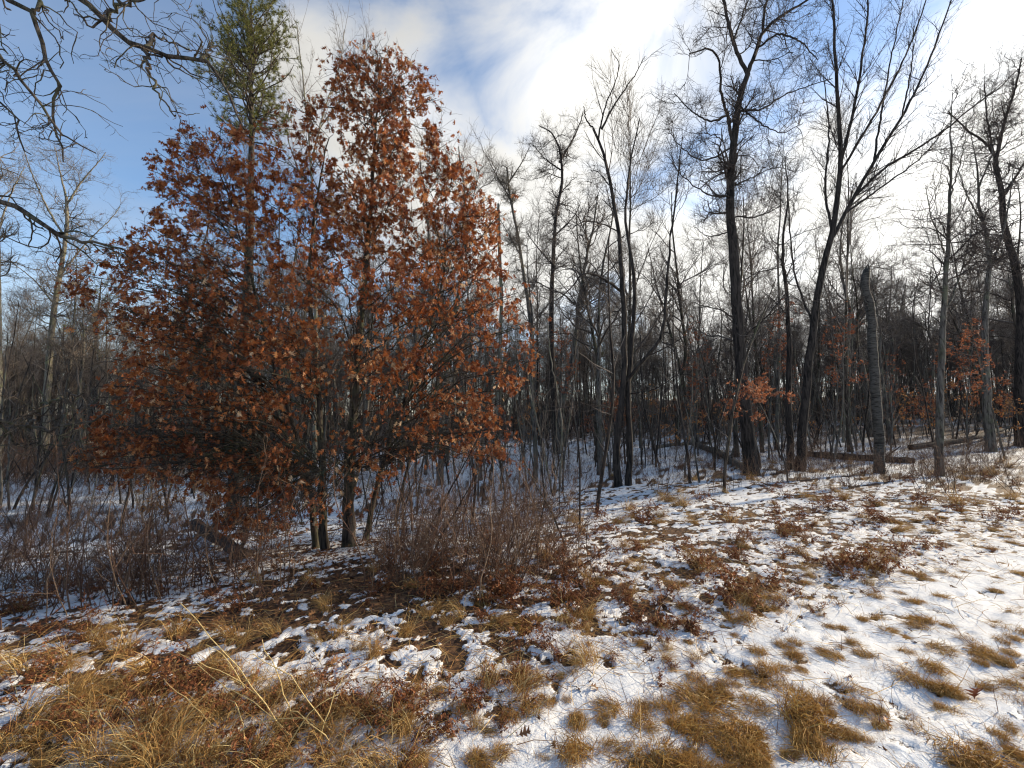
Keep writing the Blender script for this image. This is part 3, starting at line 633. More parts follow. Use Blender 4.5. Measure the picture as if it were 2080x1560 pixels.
# ------------------------------------------------------------------ measured bare trees
def heroes():
    O, Mx = M_DARK, M_TWIGD
    # tall crooked oak right of centre
    hero('oak_tree', 'tall crooked bare oak with forked dark trunk and twisted limbs, right of centre', (1527, 966),
         [([(1527, 966), (1512, 820), (1502, 700), (1494, 580), (1487, 480), (1482, 390), (1491, 290), (1500, 215), (1518, 150)], 46, 18)],
         [([(1518, 150), (1502, 120), (1490, 85), (1478, 40), (1462, -30), (1440, -110, .6)], 14, 5), ([(1518, 150), (1538, 100), (1550, 66), (1585, 35), (1640, 0), (1700, -40, -.8)], 16, 5),
          ([(1550, 66), (1553, 20), (1570, -40, .5), (1580, -120, .8)], 10, 4), ([(1490, 85), (1505, 40, .5), (1525, -20, .8), (1540, -90, 1)], 8, 3),
          ([(1488, 290), (1476, 230), (1463, 180, -.6), (1462, 130, -1), (1440, 100, -1.4), (1400, 110, -1.6)], 12, 4), ([(1476, 235), (1440, 245, .6), (1405, 225, 1), (1370, 190, 1.2)], 8, 3),
          ([(1500, 225), (1550, 220, .6), (1590, 195, 1.0), (1640, 175, 1.2), (1690, 160, 1.2)], 8, 3), ([(1536, 100), (1580, 70, -.6), (1620, 82, -1), (1660, 120, -1.2)], 8, 3),
          ([(1482, 345), (1460, 320, -.8), (1462, 280, -1.2), (1420, 270, -1.6)], 7, 2), ([(1483, 400), (1440, 395, -.6), (1400, 370, -1), (1362, 330, -1.2)], 7, 2), ([(1486, 440), (1540, 440, .5), (1590, 415, .9), (1625, 390, 1.1)], 6, 2), ([(1488, 300), (1430, 325, .8), (1385, 300, 1.2), (1355, 260, 1.4)], 7, 2), ([(1500, 215), (1545, 250, -.8), (1590, 270, -1.3), (1630, 250, -1.6)], 7, 2), ([(1484, 470), (1440, 480, .8), (1410, 460, 1.2)], 5, 2), ([(1505, 690), (1560, 640, -.6), (1600, 590, -1)], 6, 2), ([(1484, 380), (1530, 360, .8), (1575, 340, 1.4), (1620, 350, 1.8)], 6, 2)],
         lv_scale(OAK_LV, 1.0, 1.04), (O, Mx), 101, 0.55)
    # twin dark trunks, centre
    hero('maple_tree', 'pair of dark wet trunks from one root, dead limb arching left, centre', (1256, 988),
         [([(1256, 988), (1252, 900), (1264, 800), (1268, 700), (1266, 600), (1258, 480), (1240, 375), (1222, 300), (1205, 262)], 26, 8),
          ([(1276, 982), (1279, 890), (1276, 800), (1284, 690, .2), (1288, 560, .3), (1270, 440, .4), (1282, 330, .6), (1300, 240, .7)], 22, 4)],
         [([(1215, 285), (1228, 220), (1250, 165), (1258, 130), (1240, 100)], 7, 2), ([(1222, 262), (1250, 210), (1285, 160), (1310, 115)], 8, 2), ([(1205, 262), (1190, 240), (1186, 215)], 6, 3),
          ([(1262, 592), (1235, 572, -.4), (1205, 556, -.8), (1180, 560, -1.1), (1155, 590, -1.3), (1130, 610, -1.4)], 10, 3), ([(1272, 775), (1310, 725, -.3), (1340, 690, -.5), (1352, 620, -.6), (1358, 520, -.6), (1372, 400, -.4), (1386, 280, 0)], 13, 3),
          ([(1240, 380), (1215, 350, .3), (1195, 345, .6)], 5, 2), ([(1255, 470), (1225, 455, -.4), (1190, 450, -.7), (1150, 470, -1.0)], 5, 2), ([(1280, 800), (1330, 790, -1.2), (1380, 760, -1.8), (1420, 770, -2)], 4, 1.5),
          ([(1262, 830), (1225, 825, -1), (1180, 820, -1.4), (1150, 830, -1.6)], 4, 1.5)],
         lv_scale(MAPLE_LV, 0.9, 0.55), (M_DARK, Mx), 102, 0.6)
    # fan-shaped maple leaning right
    hero('maple_tree', 'bare tree leaning right and fanning into many straight ascending stems, right of the crooked oak', (1622, 958),
         [([(1622, 958), (1632, 860), (1640, 760), (1652, 660), (1668, 560), (1686, 490), (1700, 410), (1708, 330), (1704, 240), (1698, 120), (1690, 0), (1680, -140)], 29, 3)],
         [([(1686, 490), (1730, 410), (1775, 330), (1830, 240), (1880, 140, .5), (1925, 20, .8), (1950, -70, 1)], 13, 3), ([(1708, 330), (1730, 240), (1750, 130), (1765, 0), (1775, -120)], 11, 3),
          ([(1705, 350), (1755, 270, -.6), (1800, 190, -1), (1850, 90, -1.2), (1890, -30, -1.4)], 9, 3), ([(1735, 400), (1800, 340, -.4), (1890, 285, -1), (1980, 215, -1.6), (2040, 170, -1.8)], 10, 3),
          ([(1775, 330), (1790, 230, .6), (1810, 120, 1), (1835, 0, 1.2)], 8, 3), ([(1690, 470), (1676, 380, .5), (1684, 270, .8), (1672, 150, 1)], 9, 3), ([(1722, 430), (1790, 380, .6), (1870, 320, 1.2), (1930, 250, 1.5)], 8, 3),
          ([(1830, 240), (1850, 150, -.4), (1856, 50, -.6)], 6, 2), ([(1652, 660), (1615, 560, .8), (1604, 460, 1), (1600, 360, 1.1)], 8, 3)],
         lv_scale(MAPLE_LV, 1.0, 0.9), (O, Mx), 103, 0.5)
    hero('oak_tree', 'straight dark trunk just left of the fan shaped tree', (1606, 955),
         [([(1606, 955), (1602, 820), (1602, 700), (1598, 600), (1590, 500), (1600, 400), (1594, 320)], 24, 2)], [([(1600, 640), (1570, 610, .5), (1548, 590, .9)], 5, 2)], lv_scale(OAK_LV, 0.9, 0.7), (O, Mx), 104, 0.5)
    # birch snag
    hero('birch_snag', 'broken topped birch snag with pale banded bark, right side', (1786, 962),
         [([(1786, 962), (1784, 860), (1776, 760), (1770, 660), (1766, 620), (1757, 585), (1760, 548)], 30, 24)], [([(1770, 640), (1752, 600, -.2), (1742, 572, -.3)], 5, 2)], None, (M_BIRCH, Mx), 105, 0.5, stub=True)
    hero('oak_tree', 'slim grey lichen marked trunk right of the birch snag, swelling at its foot', (1907, 968),
         [([(1907, 968), (1908, 860), (1912, 740), (1918, 620), (1926, 480), (1932, 360), (1930, 250), (1934, 190)], 24, 2)], [([(1916, 640), (1950, 560, .4), (1970, 480, .6), (1985, 420, .7)], 6, 2), ([(1922, 520), (1895, 450, -.4), (1880, 380, -.6)], 5, 2), ([(1930, 400), (1950, 330, -.4), (1965, 270, -.5)], 5, 2)], lv_scale(OAK_LV, 0.95, 1.0), (M_GREY, Mx), 106, 0.45)
    hero('oak_tree', 'grey forked trunk by the grassy edge at right', (2012, 918),
         [([(2012, 918), (2006, 820), (2000, 700), (2003, 600), (2010, 520), (1990, 420), (1984, 330), (1970, 270)], 26, 2)], [([(2006, 560), (2035, 480, .5), (2052, 400, .8), (2060, 330, .9)], 9, 2), ([(1996, 450), (1965, 400, -.5), (1945, 340, -.7)], 6, 2), ([(1988, 380), (2012, 320, .4), (2025, 260, .6)], 6, 2)], lv_scale(OAK_LV, 1.1, 1.1), (M_GREY, Mx), 107, 0.5)
    hero('oak_tree', 'twisted bare oak with a round crown at the right edge', (2075, 908),
         [([(2075, 908), (2072, 780), (2074, 640), (2062, 540), (2040, 460), (2036, 400), (2022, 330)], 34, 12)],
         [([(2030, 350), (2010, 300), (1960, 260, -.6), (1925, 225, -.9)], 10, 3), ([(2022, 330), (2040, 250), (2062, 180), (2075, 120)], 12, 4), ([(2036, 400), (2075, 340, .7), (2110, 280, 1)], 10, 3), ([(2022, 330), (2005, 240, .6), (2000, 170, .8)], 8, 3)],
         lv_scale(OAK_LV, 1.15, 1.25), (O, Mx), 108, 0.55)
    # centre-left oaks
    hero('oak_tree', 'straight bare oak with rounded twiggy top, left of the twin dark trunks', (1130, 914),
         [([(1130, 914), (1124, 800), (1120, 680), (1122, 560), (1128, 450), (1142, 360), (1136, 300)], 24, 8)],
         [([(1136, 330), (1160, 290), (1178, 250), (1185, 225)], 8, 3), ([(1136, 300), (1120, 270), (1095, 255)], 7, 3), ([(1138, 345), (1105, 320, .6), (1080, 290, .8)], 6, 2), ([(1124, 540), (1090, 500, .5), (1068, 470, .8)], 6, 2),
          ([(1126, 480), (1165, 440, -.6), (1180, 410, -.9)], 6, 2)], lv_scale(OAK_LV, 1.25, 1.25), (O, Mx), 109, 0.5)
    hero('oak_tree', 'leaning grey bare oak between the russet oak and the straight oak', (1090, 892),
         [([(1090, 892), (1086, 780), (1078, 660), (1064, 560), (1052, 480), (1036, 400), (1030, 340)], 20, 6)],
         [([(1040, 410), (1005, 350, .6), (985, 310, .9)], 6, 2), ([(1034, 370), (1060, 330, -.5), (1075, 300, -.8)], 6, 2), ([(1058, 520), (1030, 470, -.5), (1012, 440, -.8)], 6, 2)], lv_scale(OAK_LV, 1.3, 1.2), (M_GREY, M_TWIGP), 110, 0.5)
    hero('dead_snag', 'pale barkless snag standing at the right edge of the russet oak', (1010, 930),
         [([(1010, 930), (1012, 820), (1016, 700), (1018, 600), (1014, 500), (1012, 415)], 17, 11)], [([(1018, 585), (1030, 560, -.2), (1036, 535, -.3)], 4, 1.5)], None, (M_PALE, M_TWIGP), 111, 0.5, stub=True)
    for i, (pts, lab) in enumerate(((([(1136, 1000), (1140, 930), (1142, 870), (1132, 800), (1118, 720), (1112, 640)]), 'pale slender sapling curving left below the straight oak'),
                                    (([(1124, 1000), (1108, 930), (1090, 850), (1074, 780), (1066, 700)]), 'pale thin sapling leaning left from the same spot as its twin'))):
        hero('sapling', lab, pts[0], [(pts, 8, 3)], [], lv_scale(MAPLE_LV, 0.5, 0.35), (M_PALE, M_TWIGP), 120 + i, 0.4, group='pale saplings', sides=7)
    # left side
    hero('oak_tree', 'lichen yellowed bare tree leaning right at far left, spreading crown', (86, 945),
         [([(86, 945), (92, 860), (98, 760), (106, 660), (114, 600), (126, 530), (136, 460), (134, 400)], 24, 9)],
         [([(134, 420), (165, 370), (200, 330), (215, 310)], 7, 2), ([(134, 400), (120, 340, .6), (112, 300, .9)], 7, 2), ([(130, 480), (95, 420, -.6), (60, 340, -.9), (45, 290, -1)], 7, 2), ([(112, 620), (70, 570, .8), (20, 530, 1.2)], 6, 2),
          ([(122, 560), (170, 500, .8), (220, 450, 1.2), (245, 420, 1.4)], 6, 2), ([(105, 690), (150, 730, -.8), (190, 752, -1.2)], 5, 2)], lv_scale(OAK_LV, 1.5, 1.05), (M_PALE, M_TWIGP), 112, 0.45)
    hero('oak_tree', 'pale sunlit trunk cut by the left edge of the photo', (2, 960),
         [([(2, 960), (0, 840), (-2, 700), (-3, 560), (-6, 420), (-4, 320)], 15, 9)], [([(-4, 470), (20, 400, .5), (50, 340, .8)], 6, 2)], lv_scale(OAK_LV, 1.4, 0.9), (M_PALE, M_TWIGP), 113, 0.5)
    hero('birch_tree', 'pale grey birch whose fine twigs show above the russet oak', (640, 930),
         [([(640, 930), (642, 700), (640, 500), (632, 350), (622, 220), (610, 120), (603, 50)], 16, 3)], [([(632, 330), (660, 220, .6), (690, 130, .9), (700, 60, 1)], 7, 2), ([(636, 420), (590, 300, .5), (570, 200, .8)], 6, 2), ([(650, 260, .5), (720, 160, .4), (755, 80, .3)], 5, 2)],
         lv_scale(MAPLE_LV, 1.3, 1.0), (M_PALE, M_TWIGP), 114, 0.5, Y=20)
    # overhanging oak, trunk outside the frame to the left
    tx, ty = -8.2, 4.6; Yb = 5.0
    g = np.array((tx, ty, hgt(tx, ty))); e = obj('oak_tree', None, None, g); tag(e, 'bare oak whose crooked boughs hang into the top left corner', 'tree')
    rg = np.random.default_rng(140)
    Pp = smooth_path(np.array([(0, 0, -0.3), (0.05, 0, 2), (0.1, 0.1, 4), (0.0, 0.2, 6), (0.2, 0.1, 8), (0.1, 0, 10.5)]), 24, rg, 0.015); Rr = np.linspace(0.30, 0.10, 25); Rr[0] = 0.45
    mb = MB(); tubes(mb, Pp[None], Rr[None], 14, 0.05); obj('trunk', mb.mesh('trunk', M_OAK), e)
    def L(z, pts, w0, w1, trunk=True):
        q = [np.array((tx + 0.1, ty + 0.1, z))] if trunk else []
        q += [at(p[0], p[1], Yb + (p[2] if len(p) > 2 else 0)) for p in pts]
        Pq = smooth_path(q, 24, rg, 0.02) - g; Rq = np.linspace(w0, w1, 25) / 2 * Yb / FPX
        m_ = MB(); tubes(m_, Pq[None], Rq[None], 9, 0.07); obj('limb', m_.mesh('limb', M_OAK), e); return Pq[None], Rq[None]
    li = [L(6.2, [(40, -90), (170, 0), (235, 62), (300, 100), (345, 110), (410, 124), (445, 160), (468, 200), (482, 235), (500, 265)], 24, 3.5),
          L(5.6, [(-60, -30), (20, 8), (70, 30), (85, 80), (102, 130), (122, 172), (113, 215), (112, 265), (135, 328)], 17, 2.5),
          L(4.9, [(-60, 60, -.4), (0, 112, -.4), (60, 180, -.4), (100, 240, -.4), (125, 280, -.4), (195, 312, -.4)], 12, 2.5), L(4.4, [(-50, 150, .4), (0, 200, .4), (30, 255, .4), (56, 320, .4)], 10, 2.5),
          L(3.3, [(-90, 380), (0, 406), (60, 440), (110, 474), (150, 490), (195, 492), (245, 506)], 22, 4), L(1.75, [(-80, 846, -.3), (0, 858, -.2), (60, 868), (120, 872), (170, 856), (222, 836)], 13, 3),
          L(0, [(70, 30), (80, 5), (60, -40), (90, -120)], 8, 3, False), L(0, [(300, 100), (312, 75, .5), (335, 80, .8), (380, 100, 1), (410, 105, 1.2)], 8, 2.5, False),
          L(0, [(210, 40), (235, 15, -.5), (270, 2, -.8), (310, -20, -1)], 8, 3, False), L(0, [(295, 102), (302, 140, -.4), (318, 170, -.5), (330, 200, -.6), (355, 235, -.8)], 7, 2, False),
          L(0, [(410, 124), (420, 100, .4), (445, 95, .6), (480, 115, .8), (520, 130, 1)], 7, 2, False), L(0, [(60, 868), (80, 830, -.4), (120, 810, -.6), (170, 800, -.8)], 6, 2, False), L(0, [(0, 858), (40, 900, .4), (110, 905, .6), (180, 890, .8)], 5, 2, False)]
    P_ = np.concatenate([a for a, b in li]); R_ = np.concatenate([b for a, b in li])
    cb = MB(); add_levels(rg, P_, R_, [dict(n=4.6, per_m=True, t0=0.15, ang=55, asd=18, l=(0.35, 1.1), rf=0.5, rmax=0.015, rmin=0.007, k=8, wig=0.4, up=-0.05, m=4, tip=0.4, bias=-0.3, shrink=0.35),
                                   dict(n=4.5, per_m=True, t0=0.2, ang=50, asd=18, l=(0.14, 0.42), rf=0.65, rmin=0.005, k=5, wig=0.42, up=0.0, m=3, shrink=0.3),
                                   dict(n=4.0, per_m=True, t0=0.2, ang=50, asd=18, l=(0.06, 0.16), rf=0.7, rmin=0.003, k=3, wig=0.3, up=0.0, m=3, shrink=0.2)], cb)
    obj('crown', cb.mesh('crown', M_OAK), e)
heroes()

# ------------------------------------------------------------------ the woods
ZONES = ((60, 'by the left edge'), (330, 'left of the russet oak'), (650, "behind the russet oak's left half"), (1000, "behind the russet oak's right half"), (1110, 'just right of the russet oak'), (1235, 'left of the twin dark trunks'),
         (1370, 'right of the twin dark trunks'), (1480, 'left of the crooked oak'), (1600, 'right of the crooked oak'), (1740, 'behind the fan shaped tree'), (1850, 'behind the birch snag'), (1960, 'behind the lichen marked trunk'), (9999, 'by the right edge'))
def zone(px): return next(ph for lim, ph in ZONES if px < lim)
BELOW = ((150, 'by the left edge'), (420, 'below the lichen tree'), (620, 'below the pine'), (800, 'below the russet oak stems'), (1000, 'below the bare thicket'), (1180, 'below the pale saplings'), (1350, 'below the twin dark trunks'),
         (1560, 'below the crooked oak'), (1720, 'below the fan shaped tree'), (1850, 'below the birch snag'), (1980, 'below the lichen marked trunk'), (9999, 'by the right edge'))
def spot(px, py):
    row = next(ph for lim, ph in ((1000, 'at the woods edge'), (1080, 'far across the slope'), (1160, 'midway up the slope'), (1250, 'at the verge lip'), (1340, 'in the mid foreground'), (1440, 'in the near foreground'), (9999, 'at the bottom edge')) if py < lim)
    return row + ' ' + next(ph for lim, ph in BELOW if px < lim)
def size_word(s_, a, b): return 'small' if s_ < a else ('large' if s_ > b else 'middling')
TREE_XY = [(o.location.x, o.location.y) for o in C.objects if o.type == 'EMPTY']
def woods():
    rg = np.random.default_rng(42)
    kinds = []
    for i in range(5): kinds.append(('crooked', tree_meshes(200 + i, rg.uniform(11, 15), rg.uniform(0.10, 0.16), 'oak', [M_OAK, M_GREY, M_GREY][i % 3], M_TWIG)))
    for i in range(4): kinds.append(('upright', tree_meshes(220 + i, rg.uniform(11, 15), rg.uniform(0.07, 0.11), 'maple', [M_GREY, M_OAK][i % 2], M_TWIG)))
    for i in range(3): kinds.append(('straight', tree_meshes(240 + i, rg.uniform(11, 14), rg.uniform(0.065, 0.10), 'aspen', [M_GREY, M_PALE, M_DARK][i], M_TWIGP if i == 1 else M_TWIG)))
    placed = list(TREE_XY); n = 0
    for tries in range(9000):
        if n >= 285: break
        px = rg.uniform(-330, 2420); u = rg.random(); Y = 16 + 58 * u ** 1.2
        b = at(px, 900, Y); x, y = b[0], b[1]; s_, t_ = st(x, y)
        if s_ < 6.5 or (px > 1500 and s_ < 8): continue
        if Y < 22 and 930 < px < 2000 and rg.random() < 0.6: continue
        if Y < 26 and px < 250 and rg.random() < 0.7: continue
        sp = 1.3 + 0.018 * Y
        if any((x - a) ** 2 + (y - c) ** 2 < sp * sp for a, c in placed): continue
        placed.append((x, y)); n += 1
        kd, (tm, cm) = kinds[int(rg.integers(len(kinds)))]
        depth = 'near the front' if Y < 27 else ('midway back' if Y < 42 else 'far back')
        nm = dict(crooked='oak_tree', upright='maple_tree').get(kd, 'aspen_tree')
        sc_ = rg.uniform(0.85, 1.3) * (0.88 if px < 300 else 1) * (0.8 if Y < 20 else 1)
        instance(nm, [('trunk', tm, []), ('crown', cm, [])], (x, y, hgt(x, y)), rg.uniform(0, 6.28), sc_,
                 f"{'tall' if sc_ > 1.08 else 'slender'} {kd} bare tree {depth} {zone(px)}", 'tree', 'bare trees of the woods', (rg.normal(0, .03), rg.normal(0, .03)))
    print('woods', n)
    # saplings
    saps = []
    for i in range(8):
        r2 = np.random.default_rng(300 + i); H = r2.uniform(3, 6.5); r = 0.013 + 0.005 * H
        P, R = grow(r2, np.zeros((1, 3)), np.array([[r2.normal(0, .12), r2.normal(0, .12), 1]]), np.array([H]), np.array([r]), 14, 0.05, 0.03, 0.25); P[0, 0, 2] = -0.15
        tb = MB(); tubes(tb, P, R, 6, 0.03); cb = MB()
        add_levels(r2, P, R, [dict(n=2.6, per_m=True, t0=0.2, ang=45, asd=14, l=(0.4, 1.3), rf=0.5, rmin=0.006, k=5, wig=0.14, up=0.05, m=3), dict(n=3.2, per_m=True, t0=0.2, ang=42, asd=15, l=(0.15, 0.5), rf=0.6, rmin=0.004, k=3, wig=0.2, up=0.03, m=3)], cb)
        saps.append((tb.mesh('trunk', [M_GREY, M_DARK, M_DARK, M_OAK][i % 4]), cb.mesh('crown', M_TWIG)))
    n = 0
    for tries in range(4000):
        if n >= 210: break
        px = rg.uniform(-150, 2230); Y = 9 + 34 * rg.random() ** 1.1; b = at(px, 900, Y); x, y = b[0], b[1]; s_, t_ = st(x, y)
        if s_ < 4.5 or (px > 1750 and s_ < 7): continue
        n += 1; tm, cm = saps[int(rg.integers(8))]
        depth = 'near the front' if Y < 14 else ('midway back' if Y < 25 else 'far back')
        instance('sapling', [('trunk', tm, []), ('crown', cm, [])], (x, y, hgt(x, y)), rg.uniform(0, 6.28), rg.uniform(0.7, 1.2), f'thin bare sapling {depth} {zone(px)}', 'sapling', 'bare saplings of the understory', (rg.normal(0, .06), rg.normal(0, .06)))
    for i in range(44):
        px, py = (rg.uniform(720, 1180), rg.uniform(930, 1130)) if i < 30 else (rg.uniform(-20, 330), rg.uniform(980, 1130)); g = ground(px, py); tm, cm = saps[int(rg.integers(8))]; s_ = rg.uniform(.25, .5)
        instance('sapling', [('trunk', tm, []), ('crown', cm, [])], g, rg.uniform(0, 6.28), s_, f"{size_word(s_, .33, .42)} upright dark stem {spot(px, py)}", 'sapling', 'bare saplings of the understory', (rg.normal(0, .08), rg.normal(0, .08)))
    # saplings that kept their dead leaves
    leafy = []
    for i in range(7):
        r2 = np.random.default_rng(330 + i); H = r2.uniform(2.2, 3.6) if i < 5 else r2.uniform(6.5, 7.5)
        P, R = grow(r2, np.zeros((1, 3)), np.array([[r2.normal(0, .1), r2.normal(0, .1), 1]]), np.array([H]), np.array([0.025 if i < 5 else 0.05]), 10, 0.05, 0.03, 0.25); P[0, 0, 2] = -0.15
        tb = MB(); tubes(tb, P, R, 6, 0.03); cb = MB(); ol = []
        add_levels(r2, P, R, [dict(n=5, per_m=True, t0=0.3 if i < 5 else 0.5, ang=68, asd=10, l=(0.6, 1.3), rf=0.5, rmin=0.006, k=5, wig=0.12, up=0.0, m=3), dict(n=5, per_m=True, t0=0.2, ang=45, asd=15, l=(0.2, 0.5), rf=0.6, rmin=0.004, k=3, wig=0.2, up=0.0, m=3)], cb, ol)
        S, D, L_, r = spawn(r2, *ol[1], r2.poisson(4.5, len(ol[1][0])), 0.2, 1, 60, 25, 1, 1, 1, 1, .001, -.3, 0)
        n_ = len(S); fb = MB(); leaf_mass(fb, S, rot_frames(D + r2.standard_normal((n_, 3)) * .4 + np.array((0, 0, -.5)), r2), r2.uniform(0.07, 0.12, n_), np.clip(r2.normal(.5, .25, n_), 0, 1), r2, simple=i < 3)
        leafy.append((tb.mesh('trunk', M_GREY), cb.mesh('crown', M_TWIG), fb.mesh('foliage', M_BEECH if i < 3 else M_RUST)))
    r2 = np.random.default_rng(390); P, R = grow(r2, np.zeros((1, 3)), np.array([[.05, 0, 1]]), np.array([2.75]), np.array([.022]), 10, .05, .03, .3); P[0, 0, 2] = -.15; tb = MB(); tubes(tb, P, R, 6, .03); cb = MB(); ol = []
    add_levels(r2, P, R, [dict(n=16, t0=.72, ang=72, asd=12, l=(.7, 1.25), rf=.6, rmin=.006, k=5, wig=.12, up=-.01, m=3, shrink=.1), dict(n=6, t0=.2, ang=45, asd=15, l=(.2, .45), rf=.6, rmin=.004, k=3, wig=.2, up=0, m=3)], cb, ol)
    S, D, L_, r = spawn(r2, *ol[1], r2.poisson(9, len(ol[1][0])), .2, 1, 60, 25, 1, 1, 1, 1, .001, -.3, 0); n_ = len(S); fb = MB(); leaf_mass(fb, S, rot_frames(D + r2.standard_normal((n_, 3)) * .4 + np.array((0, 0, -.6)), r2), r2.uniform(.06, .11, n_), np.clip(r2.normal(.75, .25, n_), 0, 1), r2)
    leafy.append((tb.mesh('trunk', M_GREY), cb.mesh('crown', M_TWIG), fb.mesh('foliage', M_RUST)))
    spots = [(1602, 1010, 11.5, 7, 1.0, 'young oak with a bright flat spray of russet leaves before the fan shaped tree'), (1400, 950, 17, 1, 0.9, 'sapling with orange leaves between the twin trunks and the crooked oak'),
             (1690, 900, 17, 5, 0.9, 'taller sapling with russet leaves up among the fan shaped tree stems'), (2040, 905, 17, 5, 0.8, 'russet leaved sapling by the right edge'), (1965, 900, 21, 6, 0.9, 'dull red leaved sapling behind the grey forked trunk'),
             (300, 1150, 6.6, 2, 0.55, 'small leafy sapling in the brush left of the russet oak'), (1180, 920, 17, 6, 0.85, 'russet leaved sapling behind the straight oak'), (1560, 900, 19, 6, 1.0, 'russet leaved sapling high behind the crooked oak'),
             (1460, 900, 20, 5, 1.0, 'russet leaved sapling left of the crooked oak')]
    for (px, Y) in ((1090, 24), (1420, 27), (1640, 24), (1740, 22), (1830, 27), (1900, 24), (1985, 29), (2075, 25)): spots.append((px, 900, Y, 5 + int(px) % 2, rg.uniform(.75, 1.1), f'tall thin sapling with dull russet leaves {zone(px)}'))
    for i in range(70):
        px = rg.uniform(1050, 2150); Y = rg.uniform(20, 50); spots.append((px, 900, Y, int(rg.integers(0, 5)), rg.uniform(0.7, 1.3), f"low orange leaved sapling {'far back' if Y > 35 else 'midway back'} {zone(px)}"))
    for (px, py, Y, kd, s_, lab) in spots:
        b = at(px, py, Y); tm, cm, fm = leafy[kd]
        instance('leafy_sapling', [('trunk', tm, []), ('crown', cm, [('foliage', fm)])], (b[0], b[1], hgt(b[0], b[1])), rg.uniform(0, 6.28), s_, lab, 'sapling', 'saplings holding brown leaves')
woods()

# ------------------------------------------------------------------ far woods and tangled understory: masses nobody could count
def scatter(name, label, sources, pts, rots, scales, pick):
    """one object of kind stuff: geometry nodes place whole trees (trunk and crown meshes) at the mesh's points"""
    me = bpy.data.meshes.new(name); me.vertices.add(len(pts)); me.vertices.foreach_set('co', np.asarray(pts, np.float32).ravel())
    for nm, arr in (('rz', rots), ('sc', scales)):
        a = me.attributes.new(nm, 'FLOAT', 'POINT'); a.data.foreach_set('value', np.asarray(arr, np.float32))
    a = me.attributes.new('pick', 'INT', 'POINT'); a.data.foreach_set('value', np.asarray(pick, np.int32)); me.update()
    o = obj(name, me); tag(o, label, 'trees', kind='stuff')
    ng = bpy.data.node_groups.new(name, 'GeometryNodeTree'); nd, ln = ng.nodes, ng.links
    ng.interface.new_socket('Geometry', in_out='INPUT', socket_type='NodeSocketGeometry'); ng.interface.new_socket('Geometry', in_out='OUTPUT', socket_type='NodeSocketGeometry')
    gi, go = nd.new('NodeGroupInput'), nd.new('NodeGroupOutput'); coll = nd.new('GeometryNodeGeometryToInstance')
    for objs in reversed(sources):
        j = nd.new('GeometryNodeJoinGeometry')
        for ob in objs:
            oi = nd.new('GeometryNodeObjectInfo'); oi.inputs['Object'].default_value = ob; oi.transform_space = 'ORIGINAL'; ln.new(oi.outputs['Geometry'], j.inputs[0])
        ln.new(j.outputs[0], coll.inputs[0])
    def na(n_, t):
        x = nd.new('GeometryNodeInputNamedAttribute'); x.data_type = t; x.inputs['Name'].default_value = n_; return x.outputs['Attribute']
    ip = nd.new('GeometryNodeInstanceOnPoints'); ln.new(gi.outputs[0], ip.inputs['Points']); ln.new(coll.outputs[0], ip.inputs['Instance']); ip.inputs['Pick Instance'].default_value = True
    ln.new(na('pick', 'INT'), ip.inputs['Instance Index'])
    cx = nd.new('ShaderNodeCombineXYZ'); ln.new(na('rz', 'FLOAT'), cx.inputs[2]); er = nd.new('FunctionNodeEulerToRotation'); ln.new(cx.outputs[0], er.inputs[0]); ln.new(er.outputs[0], ip.inputs['Rotation'])
    ln.new(na('sc', 'FLOAT'), ip.inputs['Scale']); ln.new(ip.outputs[0], go.inputs[0])
    md = o.modifiers.new('scatter', 'NODES'); md.node_group = ng
    return o
